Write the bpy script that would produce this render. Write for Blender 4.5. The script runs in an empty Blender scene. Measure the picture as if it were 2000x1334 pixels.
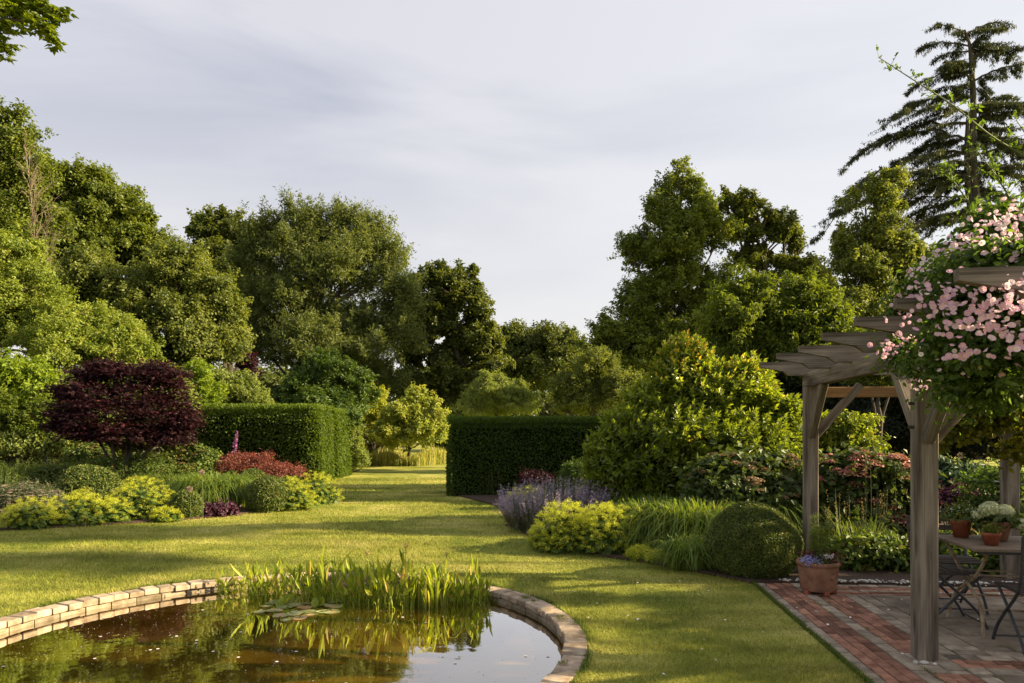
import bpy, math, random
import numpy as np
from mathutils import Vector, Matrix
C = bpy.context.scene.collection
PI = math.pi
# ------------------------------------------------------------------ camera
H, F, HY = 1.65, 1400.0, 837.0          # eye height, focal length (px of 2000), horizon row
cam = bpy.data.cameras.new('camera'); camo = bpy.data.objects.new('camera', cam); C.objects.link(camo)
camo.location = (0, 0, H); camo.rotation_euler = (PI/2, 0, 0)
cam.sensor_width = 36; cam.lens = 36*F/2000; cam.shift_y = (HY-667)/2000
cam.clip_start = .05; cam.clip_end = 3000
S = bpy.context.scene
S.camera = camo
# ------------------------------------------------------------------ sun, sky, exposure
SUN_AZ, SUN_EL = math.radians(-1), math.radians(23)     # azimuth measured from +X towards +Y
SD = Vector((math.cos(SUN_EL)*math.cos(SUN_AZ), math.cos(SUN_EL)*math.sin(SUN_AZ), math.sin(SUN_EL)))
sl = bpy.data.lights.new('sun', 'SUN'); sl.energy = 5.0; sl.angle = math.radians(.6); sl.color = (1, .81, .49)
so = bpy.data.objects.new('sun', sl); C.objects.link(so); so.rotation_euler = SD.to_track_quat('Z', 'Y').to_euler()
so.location = SD*60
w = bpy.data.worlds.new('World'); S.world = w; w.use_nodes = True
nt = w.node_tree; nt.nodes.clear()
def N(t, **k):
    n = nt.nodes.new(t)
    for a, b in k.items(): setattr(n, a, b)
    return n
out = N('ShaderNodeOutputWorld'); bg = N('ShaderNodeBackground'); nt.links.new(bg.outputs[0], out.inputs[0])
sky = N('ShaderNodeTexSky', sky_type='NISHITA'); sky.sun_disc = False
sky.sun_elevation = SUN_EL; sky.sun_rotation = PI/2-SUN_AZ; sky.dust_density = 3; sky.air_density = 1.2
bg.inputs[1].default_value = .075
tc = N('ShaderNodeTexCoord'); mp = N('ShaderNodeMapping'); mp.inputs['Rotation'].default_value = (math.radians(8), math.radians(-38), 0)
mp.inputs['Scale'].default_value = (.9, 1.3, 4.0)
nt.links.new(tc.outputs['Generated'], mp.inputs['Vector'])
no = N('ShaderNodeTexNoise'); no.inputs['Scale'].default_value = 2.0; no.inputs['Distortion'].default_value = .5; no.inputs['Detail'].default_value = 6; no.inputs['Roughness'].default_value = .5
nt.links.new(mp.outputs[0], no.inputs['Vector'])
cr = N('ShaderNodeValToRGB'); cr.color_ramp.elements[0].position = .38; cr.color_ramp.elements[1].position = .64
cr.color_ramp.elements[0].color = (2.45, 2.52, 2.92, 1); cr.color_ramp.elements[1].color = (3.5, 3.44, 3.66, 1)
nt.links.new(no.outputs['Fac'], cr.inputs[0])
# paler towards the horizon and towards the sun
sx = N('ShaderNodeSeparateXYZ'); nt.links.new(tc.outputs['Generated'], sx.inputs[0])
hz = N('ShaderNodeMapRange'); hz.inputs[1].default_value = .42; hz.inputs[2].default_value = .0; nt.links.new(sx.outputs[2], hz.inputs[0])
mx1 = N('ShaderNodeMix', data_type='RGBA'); nt.links.new(hz.outputs[0], mx1.inputs[0]); nt.links.new(cr.outputs[0], mx1.inputs[6]); mx1.inputs[7].default_value = (4.35, 4.15, 4.05, 1)
sr = N('ShaderNodeMapRange'); sr.inputs[1].default_value = -.25; sr.inputs[2].default_value = .75; sr.inputs[4].default_value = .78; nt.links.new(sx.outputs[0], sr.inputs[0])
mx2 = N('ShaderNodeMix', data_type='RGBA'); nt.links.new(sr.outputs[0], mx2.inputs[0]); nt.links.new(mx1.outputs[2], mx2.inputs[6]); mx2.inputs[7].default_value = (4.3, 4.3, 4.38, 1)
mx3 = N('ShaderNodeMix', data_type='RGBA'); mx3.inputs[0].default_value = .88; nt.links.new(sky.outputs[0], mx3.inputs[6]); nt.links.new(mx2.outputs[2], mx3.inputs[7])
nt.links.new(mx3.outputs[2], bg.inputs[0])
S.view_settings.view_transform = 'Standard'; S.view_settings.look = 'None'; S.view_settings.gamma = 1
S.view_settings.exposure = 1.6
S.render.engine = 'CYCLES'
cy = S.cycles; cy.max_bounces = 6; cy.diffuse_bounces = 2; cy.glossy_bounces = 3; cy.transmission_bounces = 3; cy.transparent_max_bounces = 4
cy.use_denoising = True; cy.caustics_reflective = False; cy.caustics_refractive = False; cy.sample_clamp_indirect = 4
try: cy.denoiser = 'OPENIMAGEDENOISE'
except Exception: pass

# ------------------------------------------------------------------ placing helpers
def G(px, py, z=0.):                     # picture row/column -> point on the level z
    Y = F*(H-z)/(py-HY); return np.array(((px-1000)/F*Y, Y, z))
def W(px, py, Y): return np.array(((px-1000)/F*Y, Y, H-(py-HY)/F*Y))
def unit(a): return a/np.maximum(np.linalg.norm(a, axis=-1, keepdims=True), 1e-9)
def inpoly(P, poly):
    x, y = P[:, 0], P[:, 1]; r = np.zeros(len(P), bool); n = len(poly)
    for i in range(n):
        x0, y0 = poly[i][:2]; x1, y1 = poly[(i+1) % n][:2]
        c = ((y0 > y) != (y1 > y)) & (x < (x1-x0)*(y-y0)/((y1-y0) if y1 != y0 else 1e-9)+x0)
        r ^= c
    return r

# ------------------------------------------------------------------ mesh builder
class MB:
    def __init__(s): s.v = []; s.f = []; s.n = 0
    def add(s, V, Fx, r=None, m=0, sm=False):
        V = np.asarray(V, float).reshape(-1, 3); Fx = np.asarray(Fx, int)
        if len(V) == 0 or len(Fx) == 0: return
        if r is None: r = np.full(len(Fx), .5)
        s.f.append((Fx+s.n, np.broadcast_to(np.asarray(r, float), (len(Fx),)), m, sm)); s.v.append(V); s.n += len(V)
    def build(s, name, mats, parent=None, org=None):
        me = bpy.data.meshes.new(name)
        if not isinstance(mats, (list, tuple)): mats = [mats]
        for m in mats: me.materials.append(m)
        o = bpy.data.objects.new(name, me); C.objects.link(o)
        if org is None: org = np.array(parent.location) if parent is not None else np.zeros(3)
        if s.n:
            V = np.concatenate(s.v)-org
            me.vertices.add(len(V)); me.vertices.foreach_set('co', V.astype(np.float32).ravel())
            lp = np.concatenate([f.ravel() for f, _, _, _ in s.f]); sz = np.concatenate([np.full(len(f), f.shape[1]) for f, _, _, _ in s.f])
            st = np.concatenate(([0], np.cumsum(sz)[:-1]))
            me.loops.add(len(lp)); me.loops.foreach_set('vertex_index', lp.astype(np.int32))
            me.polygons.add(len(sz)); me.polygons.foreach_set('loop_start', st.astype(np.int32))
            try: me.polygons.foreach_set('loop_total', sz.astype(np.int32))
            except Exception: pass
            me.polygons.foreach_set('material_index', np.concatenate([np.full(len(f), m) for f, _, m, _ in s.f]).astype(np.int32))
            me.polygons.foreach_set('use_smooth', np.concatenate([np.full(len(f), sm) for f, _, _, sm in s.f]))
            a = me.attributes.new('rnd', 'FLOAT', 'FACE'); a.data.foreach_set('value', np.concatenate([r for _, r, _, _ in s.f]).astype(np.float32))
            me.update(calc_edges=True)
        if parent is not None: o.parent = parent
        return o
def tag(o, label=None, cat=None, group=None, kind=None):
    if label: o['label'] = label
    if cat: o['category'] = cat
    if group: o['group'] = group
    if kind: o['kind'] = kind
    return o
def empty(name, loc, label, cat, group=None):
    o = bpy.data.objects.new(name, None); C.objects.link(o); o.location = Vector([float(a) for a in loc]); o.empty_display_size = .1
    return tag(o, label, cat, group)
def centered(mb, name, mats, loc):       # a single-mesh thing with its origin at its base
    loc = np.asarray(loc, float); o = mb.build(name, mats, org=loc); o.location = Vector(loc); return o

def leafset(mb, P, D, Nn, L, Wd, r, shape='d', curl=.12, fold=.15, m=0):
    n = len(P)
    if n == 0: return
    Sd = unit(np.cross(D, Nn)); Nn = unit(np.cross(Sd, D))
    L = np.broadcast_to(L, (n,))[:, None]; Wd = np.broadcast_to(Wd, (n,))[:, None]
    tip = P+D*L-Nn*curl*L; i = np.arange(n)[:, None]
    if shape == 'd':
        mid = P+D*L*.42+Nn*fold*Wd
        V = np.stack([P, mid+Sd*Wd/2, tip, mid-Sd*Wd/2], 1)
        mb.add(V, i*4+np.array([[0, 1, 2, 3]]), r, m)
    else:
        a = P+D*L*.28+Nn*fold*Wd; b = P+D*L*.66+Nn*(fold*Wd-curl*L*.3)
        V = np.stack([P, a+Sd*Wd*.45, b+Sd*Wd*.4, tip, b-Sd*Wd*.4, a-Sd*Wd*.45], 1)
        mb.add(V, np.concatenate([i*6+np.array([[0, 1, 2, 3]]), i*6+np.array([[0, 3, 4, 5]])]), np.concatenate([r, r]), m)
def disc(mb, P, Nn, R, r, k=7, m=0, cone=0.):
    n = len(P); 
    if n == 0: return
    a = unit(np.cross(Nn, np.tile((.3, .1, 1.), (n, 1))+1e-3)); b = np.cross(Nn, a)
    R = np.broadcast_to(R, (n,))[:, None, None]
    t = np.arange(k)/k*2*PI
    V = P[:, None]+R*(a[:, None]*np.cos(t)[None, :, None]+b[:, None]*np.sin(t)[None, :, None])+Nn[:, None]*cone*R
    mb.add(V, np.arange(n)[:, None]*k+np.arange(k)[None], r, m)
def tube(mb, pts, rad, k=6, r=.5, m=0, cap=True):
    pts = np.asarray(pts, float); n = len(pts); rad = np.broadcast_to(rad, (n,))
    T = unit(np.gradient(pts, axis=0)); ref = np.array((0, 0, 1.)) if abs(T[:, 2]).mean() < .85 else np.array((1., 0, 0))
    A = unit(np.cross(T, ref)); B = np.cross(T, A); t = np.arange(k)/k*2*PI
    V = pts[:, None]+rad[:, None, None]*(A[:, None]*np.cos(t)[None, :, None]+B[:, None]*np.sin(t)[None, :, None])
    f = []
    for i in range(n-1):
        for j in range(k): f.append((i*k+j, (i+1)*k+j, (i+1)*k+(j+1) % k, i*k+(j+1) % k))
    mb.add(V, f, r, m, True)
    if cap:
        mb.add(V[0], [list(range(k))], r, m); mb.add(V[-1], [list(range(k))[::-1]], r, m)
def curve(p0, p1, bend, n=6, rng=None, j=0.):
    p0 = np.asarray(p0, float); p1 = np.asarray(p1, float); t = np.linspace(0, 1, n)[:, None]
    P = p0+(p1-p0)*t+np.asarray(bend)*(4*t*(1-t))
    if rng is not None and j: P[1:-1] += rng.normal(size=(n-2, 3))*j
    return P
def spline(pts, n=20):                   # Catmull-Rom
    P = np.asarray(pts, float); P = np.vstack([2*P[0]-P[1], P, 2*P[-1]-P[-2]]); o = []
    k = len(P)-3
    for s in np.linspace(0, k-1e-6, n):
        i = int(s); t = s-i; a, b, c, d = P[i:i+4]
        o.append(.5*((2*b)+(-a+c)*t+(2*a-5*b+4*c-d)*t*t+(-a+3*b-3*c+d)*t**3))
    return np.array(o)
def box(mb, c, s, rot=0., r=.5, m=0, ch=0.):
    x, y, z = np.asarray(s)/2.; cs, sn = math.cos(rot), math.sin(rot)
    if ch:
        pts = []
        for zz, k in ((-z, 1), (-z+ch, 0), (z-ch, 0), (z, 1)):
            for (a, b) in ((-x, -y), (x, -y), (x, y), (-x, y)): pts.append((a-np.sign(a)*ch*k, b-np.sign(b)*ch*k, zz))
        V = np.array(pts); f = [(3, 2, 1, 0), (12, 13, 14, 15)]
        for l in range(3):
            for j in range(4): f.append((l*4+j, l*4+(j+1) % 4, l*4+4+(j+1) % 4, l*4+4+j))
    else:
        V = np.array([(a, b, cc) for cc in (-z, z) for (a, b) in ((-x, -y), (x, -y), (x, y), (-x, y))])
        f = [(3, 2, 1, 0), (4, 5, 6, 7)]+[(j, (j+1) % 4, 4+(j+1) % 4, 4+j) for j in range(4)]
    R = np.array(((cs, -sn, 0), (sn, cs, 0), (0, 0, 1)))
    mb.add(V@R.T+np.asarray(c), f, r, m)
def lathe(mb, c, prof, k=32, r=.5, m=0, sx=1., sy=1.):
    prof = np.asarray(prof, float); t = np.arange(k)/k*2*PI
    V = np.stack([prof[:, None, 0]*np.cos(t)*sx, prof[:, None, 0]*np.sin(t)*sy, prof[:, None, 1]+0*t], -1)+np.asarray(c)
    f = [(i*k+j, i*k+(j+1) % k, (i+1)*k+(j+1) % k, (i+1)*k+j) for i in range(len(prof)-1) for j in range(k)]
    mb.add(V, f, r, m, True)
def prism(mb, poly, axis_u, axis_v, axis_w, org, th, r=.5, m=0):   # outline in (u,v) thickened along w
    P = np.array([np.asarray(org)+np.asarray(axis_u)*a+np.asarray(axis_v)*b for a, b in poly]); n = len(P); wv = np.asarray(axis_w)*th/2
    V = np.vstack([P-wv, P+wv]); mb.add(V, [list(range(n))[::-1]], r, m); mb.add(V, [list(range(n, 2*n))], r, m)
    mb.add(V, [(i, (i+1) % n, n+(i+1) % n, n+i) for i in range(n)], r, m)
def blades(mb, P, az, h, reach, wd, r, seg=4, m=0, pw=2.2, wig=0.):
    n = len(P)
    if n == 0: return
    t = np.linspace(0, 1, seg+1); dr = np.stack([np.cos(az), np.sin(az), 0*az], -1); sd = np.stack([-np.sin(az), np.cos(az), 0*az], -1)
    h = np.broadcast_to(h, (n,)); reach = np.broadcast_to(reach, (n,)); wd = np.broadcast_to(wd, (n,))
    zz = (1-(1-t)**1.6)[None]*h[:, None]-(np.maximum(t-.5, 0)**2*3.0)[None]*np.minimum(reach, h)[:, None]
    xx = (t**pw)[None]*reach[:, None]
    cen = P[:, None]+dr[:, None]*xx[..., None]; cen[..., 2] += zz
    ww = wd[:, None]*np.maximum(np.sin(np.clip(.25+t*.75, 0, 1)*PI), 0)[None]*.5; ww[:, -1] = .0005
    A = cen-sd[:, None]*ww[..., None]; B = cen+sd[:, None]*ww[..., None]
    V = np.stack([A, B], 2).reshape(n, -1, 3); k = 2*(seg+1)
    fs = [np.arange(n)[:, None]*k+np.array([[2*i, 2*i+1, 2*i+3, 2*i+2]]) for i in range(seg)]
    mb.add(V, np.concatenate(fs), np.tile(r, seg), m)

# ------------------------------------------------------------------ materials
def mat(name):
    m = bpy.data.materials.new(name); m.use_nodes = True; t = m.node_tree; t.nodes.clear()
    def n(ty, **k):
        q = t.nodes.new(ty)
        for a, b in k.items(): setattr(q, a, b)
        return q
    o = n('ShaderNodeOutputMaterial'); return m, t, n, o
def rgb(c): return (c[0], c[1], c[2], 1)
BOOST = {'oak_leaf': 1.4, 'mid_green_leaf': 1.45, 'dark_leaf': 1.2, 'willow_leaf': 1.4, 'sunlit_leaf': 1.35, 'cherry_leaf': 1.2, 'glossy_shrub_leaf': 1.6, 'yew_leaf': 1.3, 'golden_leaf': 1.2, 'pale_green_leaf': 1.2, 'apple_leaf': 1.45, 'strap_leaf': 1.15, 'bed_leaf': 1.1, 'box_leaf': 1.9, 'rose_leaf': 1.3}
def leafmat(name, c0, c1, c2=None, tr=.46, rough=.5, spec=.35, tw=(1.6, 1.5, .6)):
    m, t, n, o = mat(name); g_ = BOOST.get(name)
    if g_: c0, c1 = [(c[0]*g_, c[1]*g_, c[2]*g_) for c in (c0, c1)]
    at = n('ShaderNodeAttribute', attribute_name='rnd'); ra = n('ShaderNodeValToRGB')
    e = ra.color_ramp.elements; e[0].position = .1; e[1].position = .8; e[0].color = rgb(c0); e[1].color = rgb(c1)
    if c2 is not None: q = e.new(.95); q.color = rgb(c2)
    t.links.new(at.outputs['Fac'], ra.inputs[0])
    p = n('ShaderNodeBsdfPrincipled'); p.inputs['Roughness'].default_value = rough; p.inputs['Specular IOR Level'].default_value = spec
    t.links.new(ra.outputs[0], p.inputs['Base Color'])
    mu = n('ShaderNodeMix', data_type='RGBA', blend_type='MULTIPLY'); mu.inputs[0].default_value = 1; t.links.new(ra.outputs[0], mu.inputs[6]); mu.inputs[7].default_value = (tw[0], tw[1], tw[2], 1)
    tl = n('ShaderNodeBsdfTranslucent'); t.links.new(mu.outputs[2], tl.inputs[0])
    mi = n('ShaderNodeMixShader'); mi.inputs[0].default_value = tr; t.links.new(p.outputs[0], mi.inputs[1]); t.links.new(tl.outputs[0], mi.inputs[2])
    t.links.new(mi.outputs[0], o.inputs[0]); return m
def simple(name, c, rough=.6, metal=0., spec=.4, c1=None, scale=8., detail=4, bump=0., stretch=None, var=0., pos=(.35, .7)):
    m, t, n, o = mat(name); p = n('ShaderNodeBsdfPrincipled'); p.inputs['Roughness'].default_value = rough; p.inputs['Metallic'].default_value = metal
    p.inputs['Specular IOR Level'].default_value = spec; p.inputs['Base Color'].default_value = rgb(c); t.links.new(p.outputs[0], o.inputs[0])
    if c1 is not None or bump:
        tc_ = n('ShaderNodeTexCoord'); mp_ = n('ShaderNodeMapping'); t.links.new(tc_.outputs['Object'], mp_.inputs[0])
        if stretch: mp_.inputs['Scale'].default_value = stretch
        ns = n('ShaderNodeTexNoise'); ns.inputs['Scale'].default_value = scale; ns.inputs['Detail'].default_value = detail; ns.inputs['Roughness'].default_value = .62; t.links.new(mp_.outputs[0], ns.inputs['Vector'])
    col = None
    if c1 is not None:
        ra = n('ShaderNodeValToRGB'); e = ra.color_ramp.elements; e[0].position, e[1].position = pos; e[0].color = rgb(c); e[1].color = rgb(c1)
        t.links.new(ns.outputs['Fac'], ra.inputs[0]); col = ra.outputs[0]
    if var:
        at = n('ShaderNodeAttribute', attribute_name='rnd'); mr = n('ShaderNodeMapRange'); mr.inputs[3].default_value = 1-var; mr.inputs[4].default_value = 1+var
        t.links.new(at.outputs['Fac'], mr.inputs[0]); mu = n('ShaderNodeMix', data_type='RGBA', blend_type='MULTIPLY'); mu.inputs[0].default_value = 1
        if col: t.links.new(col, mu.inputs[6])
        else: mu.inputs[6].default_value = rgb(c)
        t.links.new(mr.outputs[0], mu.inputs[7]); col = mu.outputs[2]
    if col: t.links.new(col, p.inputs['Base Color'])
    if bump:
        b = n('ShaderNodeBump'); b.inputs['Strength'].default_value = bump; b.inputs['Distance'].default_value = .01; t.links.new(ns.outputs['Fac'], b.inputs['Height']); t.links.new(b.outputs[0], p.inputs['Normal'])
    return m

M = {}
M['oak_far'] = leafmat('oak_leaf', (.026, .040, .008), (.10, .12, .022))
M['green'] = leafmat('mid_green_leaf', (.030, .050, .008), (.135, .165, .024))
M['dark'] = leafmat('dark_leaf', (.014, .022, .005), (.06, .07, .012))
M['willow'] = leafmat('willow_leaf', (.040, .058, .018), (.13, .155, .045))
M['round'] = leafmat('sunlit_leaf', (.042, .064, .013), (.17, .195, .045))
M['gold'] = leafmat('golden_leaf', (.10, .145, .022), (.25, .30, .05), (.33, .27, .10))
M['lime'] = leafmat('lime_leaf', (.10, .16, .012), (.26, .34, .03))
M['pale'] = leafmat('pale_green_leaf', (.10, .14, .03), (.22, .26, .07))
M['yew'] = leafmat('yew_leaf', (.022, .050, .008), (.085, .13, .016), tr=.25)
M['darkyew'] = leafmat('dark_yew_leaf', (.010, .018, .006), (.026, .040, .010), tr=.2)
M['yellow'] = leafmat('yellow_leaf', (.22, .25, .025), (.40, .42, .05))
M['apple'] = leafmat('apple_leaf', (.10, .14, .025), (.28, .30, .06), (.40, .34, .10))
M['purple'] = leafmat('purple_leaf', (.020, .008, .011), (.056, .018, .025), (.13, .028, .030), tw=(1.5, .8, .8), tr=.35)
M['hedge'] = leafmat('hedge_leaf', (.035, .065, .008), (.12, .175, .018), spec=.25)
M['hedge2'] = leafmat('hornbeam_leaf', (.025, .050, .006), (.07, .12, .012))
M['box'] = leafmat('box_leaf', (.020, .036, .006), (.085, .105, .018), (.22, .20, .06), tr=.25)
M['boxcore'] = simple('box_core', (.008, .014, .003), .9, spec=0)  # near-black solid added inside box domes and hedges to block light
M['cedar'] = leafmat('cedar_needle', (.026, .036, .016), (.085, .095, .036), tr=.3, tw=(1.1, 1.2, .8))
M['photinia'] = leafmat('glossy_shrub_leaf', (.045, .070, .008), (.17, .21, .020), (.44, .31, .06), rough=.33, spec=.6, tr=.5)
M['cherry'] = leafmat('cherry_leaf', (.035, .06, .007), (.14, .18, .018), tr=.5)
M['hydr'] = leafmat('hydrangea_leaf', (.030, .055, .012), (.085, .12, .024), tr=.35)
M['sedum'] = leafmat('pink_head', (.42, .16, .12), (.62, .34, .25), tr=.2, tw=(1, .8, .8))
M['sedum2'] = leafmat('tan_head', (.22, .15, .08), (.36, .24, .12), tr=.2, tw=(1, .8, .8))
M['alch_leaf'] = leafmat('mantle_leaf', (.06, .11, .022), (.14, .20, .045))
M['alch_fl'] = leafmat('mantle_flower', (.38, .42, .035), (.66, .67, .07), tr=.4, tw=(1.1, 1.1, .6))
M['lily'] = leafmat('strap_leaf', (.055, .10, .012), (.17, .23, .035), (.28, .27, .07), tr=.45)
M['grassy'] = leafmat('fine_grass_leaf', (.06, .10, .016), (.16, .21, .04))
M['catleaf'] = leafmat('catmint_leaf', (.10, .10, .07), (.17, .15, .12))
M['catfl'] = leafmat('catmint_flower', (.25, .20, .27), (.47, .39, .47), (.72, .63, .70), tr=.3, tw=(1.1, 1, 1.1))
M['foxfl'] = leafmat('foxglove_flower', (.26, .07, .22), (.46, .16, .40), tr=.3, tw=(1, .9, 1))
M['heuch'] = leafmat('heuchera_leaf', (.03, .010, .020), (.10, .030, .055), tr=.2, tw=(1.2, .9, 1))
M['barb'] = leafmat('barberry_leaf', (.11, .045, .03), (.34, .11, .085), (.16, .17, .05), tr=.4, tw=(1.4, .9, .7))
M['pinkfl'] = leafmat('dusty_pink_flower', (.24, .18, .13), (.52, .40, .33), tr=.3, tw=(1, 1, 1))
M['silver'] = leafmat('grey_green_leaf', (.07, .085, .055), (.15, .17, .10))
M['rose'] = leafmat('rose_leaf', (.028, .055, .012), (.085, .13, .025), tr=.5, tw=(1.7, 1.7, .5))
M['rosefl'] = leafmat('rose_petal', (.74, .43, .57), (.85, .67, .75), (.90, .81, .83), tr=.4, tw=(1.05, 1, 1.02))
M['rosepale'] = leafmat('pale_rose_petal', (.78, .60, .58), (.86, .76, .72), tr=.35, tw=(1.05, 1, 1.0))
M['roseeye'] = simple('rose_eye', (.65, .50, .16), .7, var=.3)
M['vine'] = leafmat('vine_leaf', (.07, .09, .012), (.20, .20, .02), tr=.6, tw=(1.6, 1.5, .4))
M['white'] = leafmat('white_flower', (.60, .60, .52), (.82, .82, .74), tr=.3, tw=(1, 1, 1))
M['hydfl'] = leafmat('cream_flower', (.42, .48, .22), (.74, .76, .50), tr=.3, tw=(1, 1, .9))
M['blue'] = leafmat('blue_flower', (.22, .20, .52), (.48, .46, .74), tr=.3, tw=(1, 1, 1))
M['maroon'] = leafmat('maroon_flower', (.06, .010, .018), (.16, .02, .04), tr=.3, tw=(1, 1, 1))
M['bedleaf'] = leafmat('bed_leaf', (.04, .08, .018), (.14, .19, .03), (.25, .15, .04), tr=.35)
M['dry'] = leafmat('dry_stem', (.20, .14, .06), (.42, .32, .15), tr=.3)
M['meadow'] = leafmat('meadow_grass', (.14, .20, .028), (.42, .40, .12), (.6, .5, .28))
M['water_plant'] = leafmat('water_plant_leaf', (.14, .20, .018), (.38, .44, .06), (.44, .36, .10), tr=.5)
M['pad'] = leafmat('lily_pad', (.15, .18, .05), (.42, .42, .19), (.50, .28, .14), tr=.15, rough=.35)
M['bark'] = simple('bark', (.035, .028, .020), .9, c1=(.10, .082, .060), scale=6, bump=.6, stretch=(1, 1, .2))
M['palebark'] = simple('pale_bark', (.16, .12, .08), .9, c1=(.32, .25, .17), scale=6, bump=.4)
M['stem'] = simple('green_stem', (.10, .13, .04), .7, var=.3)
M['twig'] = simple('red_brown_stem', (.10, .055, .03), .7, var=.3)
M['soil'] = simple('soil', (.035, .020, .013), .95, c1=(.085, .052, .034), scale=24, bump=1., detail=8)
def woodmat(name, a, b, d):
    m, t, n, o = mat(name); p = n('ShaderNodeBsdfPrincipled'); p.inputs['Roughness'].default_value = .85; p.inputs['Specular IOR Level'].default_value = .15
    tc_ = n('ShaderNodeTexCoord'); mp_ = n('ShaderNodeMapping'); mp_.inputs['Scale'].default_value = (.9, 85, 85); t.links.new(tc_.outputs['Object'], mp_.inputs[0])
    n1 = n('ShaderNodeTexNoise'); n1.inputs['Scale'].default_value = 1.5; n1.inputs['Detail'].default_value = 7; n1.inputs['Roughness'].default_value = .7; t.links.new(mp_.outputs[0], n1.inputs['Vector'])
    mq = n('ShaderNodeMapping'); mq.inputs['Scale'].default_value = (1.4, 11, 11); t.links.new(tc_.outputs['Object'], mq.inputs[0])
    n2 = n('ShaderNodeTexNoise'); n2.inputs['Scale'].default_value = 1.; n2.inputs['Detail'].default_value = 5; n2.inputs['Distortion'].default_value = .25; t.links.new(mq.outputs[0], n2.inputs['Vector'])
    ra = n('ShaderNodeValToRGB'); e = ra.color_ramp.elements; e[0].position = .3; e[0].color = rgb(a); e[1].position = .72; e[1].color = rgb(b); t.links.new(n1.outputs['Fac'], ra.inputs[0])
    r2 = n('ShaderNodeValToRGB'); e = r2.color_ramp.elements; e[0].position = .36; e[0].color = (1, 1, 1, 1); e[1].position = .70; e[1].color = rgb(d); t.links.new(n2.outputs['Fac'], r2.inputs[0])
    mu = n('ShaderNodeMix', data_type='RGBA', blend_type='MULTIPLY'); mu.inputs[0].default_value = 1; t.links.new(ra.outputs[0], mu.inputs[6]); t.links.new(r2.outputs[0], mu.inputs[7])
    # knots
    mk = n('ShaderNodeMapping'); mk.inputs['Scale'].default_value = (1.7, 6, 6); t.links.new(tc_.outputs['Object'], mk.inputs[0])
    vo = n('ShaderNodeTexVoronoi'); vo.inputs['Scale'].default_value = 1.; t.links.new(mk.outputs[0], vo.inputs['Vector'])
    rk = n('ShaderNodeValToRGB'); e = rk.color_ramp.elements; e[0].position = .10; e[0].color = (.2, .17, .15, 1); e[1].position = .24; e[1].color = (1, 1, 1, 1); t.links.new(vo.outputs['Distance'], rk.inputs[0])
    m2 = n('ShaderNodeMix', data_type='RGBA', blend_type='MULTIPLY'); m2.inputs[0].default_value = 1; t.links.new(mu.outputs[2], m2.inputs[6]); t.links.new(rk.outputs[0], m2.inputs[7])
    t.links.new(m2.outputs[2], p.inputs['Base Color']); b_ = n('ShaderNodeBump'); b_.inputs['Strength'].default_value = .5; b_.inputs['Distance'].default_value = .006; t.links.new(n1.outputs['Fac'], b_.inputs['Height']); t.links.new(b_.outputs[0], p.inputs['Normal'])
    t.links.new(p.outputs[0], o.inputs[0]); return m
M['oak'] = woodmat('weathered_oak', (.12, .095, .072), (.40, .34, .275), (.27, .25, .24))
M['warmoak'] = woodmat('warm_oak', (.22, .12, .05), (.42, .27, .13), (.6, .55, .5))
M['halfshadeoak'] = woodmat('half_shaded_oak', (.095, .078, .062), (.33, .285, .235), (.3, .28, .27))  # weathered oak again, partly darkened to set lit and shaded rafters apart
M['shadeoak'] = woodmat('dark_oak', (.10, .082, .068), (.32, .27, .225), (.4, .4, .4))  # weathered oak again, with shade put into the colour
M['terra'] = simple('terracotta', (.17, .08, .05), .85, c1=(.33, .17, .11), scale=7, bump=.3, spec=.2)
M['terra2'] = simple('red_terracotta', (.24, .065, .035), .8, c1=(.34, .12, .07), scale=14, bump=.2, spec=.2)
M['iron'] = simple('dark_iron', (.035, .036, .040), .55, metal=.3, c1=(.07, .07, .075), scale=20)
M['rust'] = simple('flaking_rusty_iron', (.16, .085, .035), .75, c1=(.42, .36, .25), scale=16, bump=.3)
M['slat'] = simple('dark_slat', (.035, .025, .020), .7, c1=(.075, .055, .042), scale=12, stretch=(1, 8, 8))
M['tabletop'] = simple('table_board', (.15, .11, .075), .55, c1=(.27, .20, .14), scale=9, stretch=(1, 6, 1), bump=.15)
M['redbrick'] = simple('red_brick', (.18, .085, .055), .9, c1=(.37, .19, .125), scale=11, bump=.6, var=.5, spec=.15, detail=8)
M['cream'] = simple('cream_sett', (.20, .16, .115), .9, c1=(.40, .33, .25), scale=10, bump=.4, var=.28, spec=.15, detail=8)
M['slab'] = simple('grey_slab', (.13, .10, .072), .85, c1=(.31, .25, .185), scale=4.2, bump=.3, var=.22, spec=.2, detail=8)
M['joint'] = simple('sand_joint', (.065, .05, .035), .95, c1=(.14, .11, .08), scale=30)
M['coping'] = simple('coping_brick', (.25, .18, .12), .9, c1=(.52, .42, .31), scale=12, bump=.5, var=.3, spec=.15, detail=8)
M['block'] = simple('pond_block', (.20, .16, .10), .9, c1=(.42, .35, .26), scale=11, bump=.5, var=.25, spec=.15, stretch=(1, 1, 2.5))
M['mortar'] = simple('dark_mortar', (.06, .045, .03), .95, c1=(.12, .09, .06), scale=20)
M['pebble'] = simple('white_pebble', (.55, .52, .46), .7, var=.3)
M['petal'] = simple('fallen_petal', (.72, .66, .60), .7, var=.2)
M['fence'] = simple('fence_board', (.42, .30, .20), .85, c1=(.60, .46, .33), scale=6, stretch=(1, 1, 8))
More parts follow.
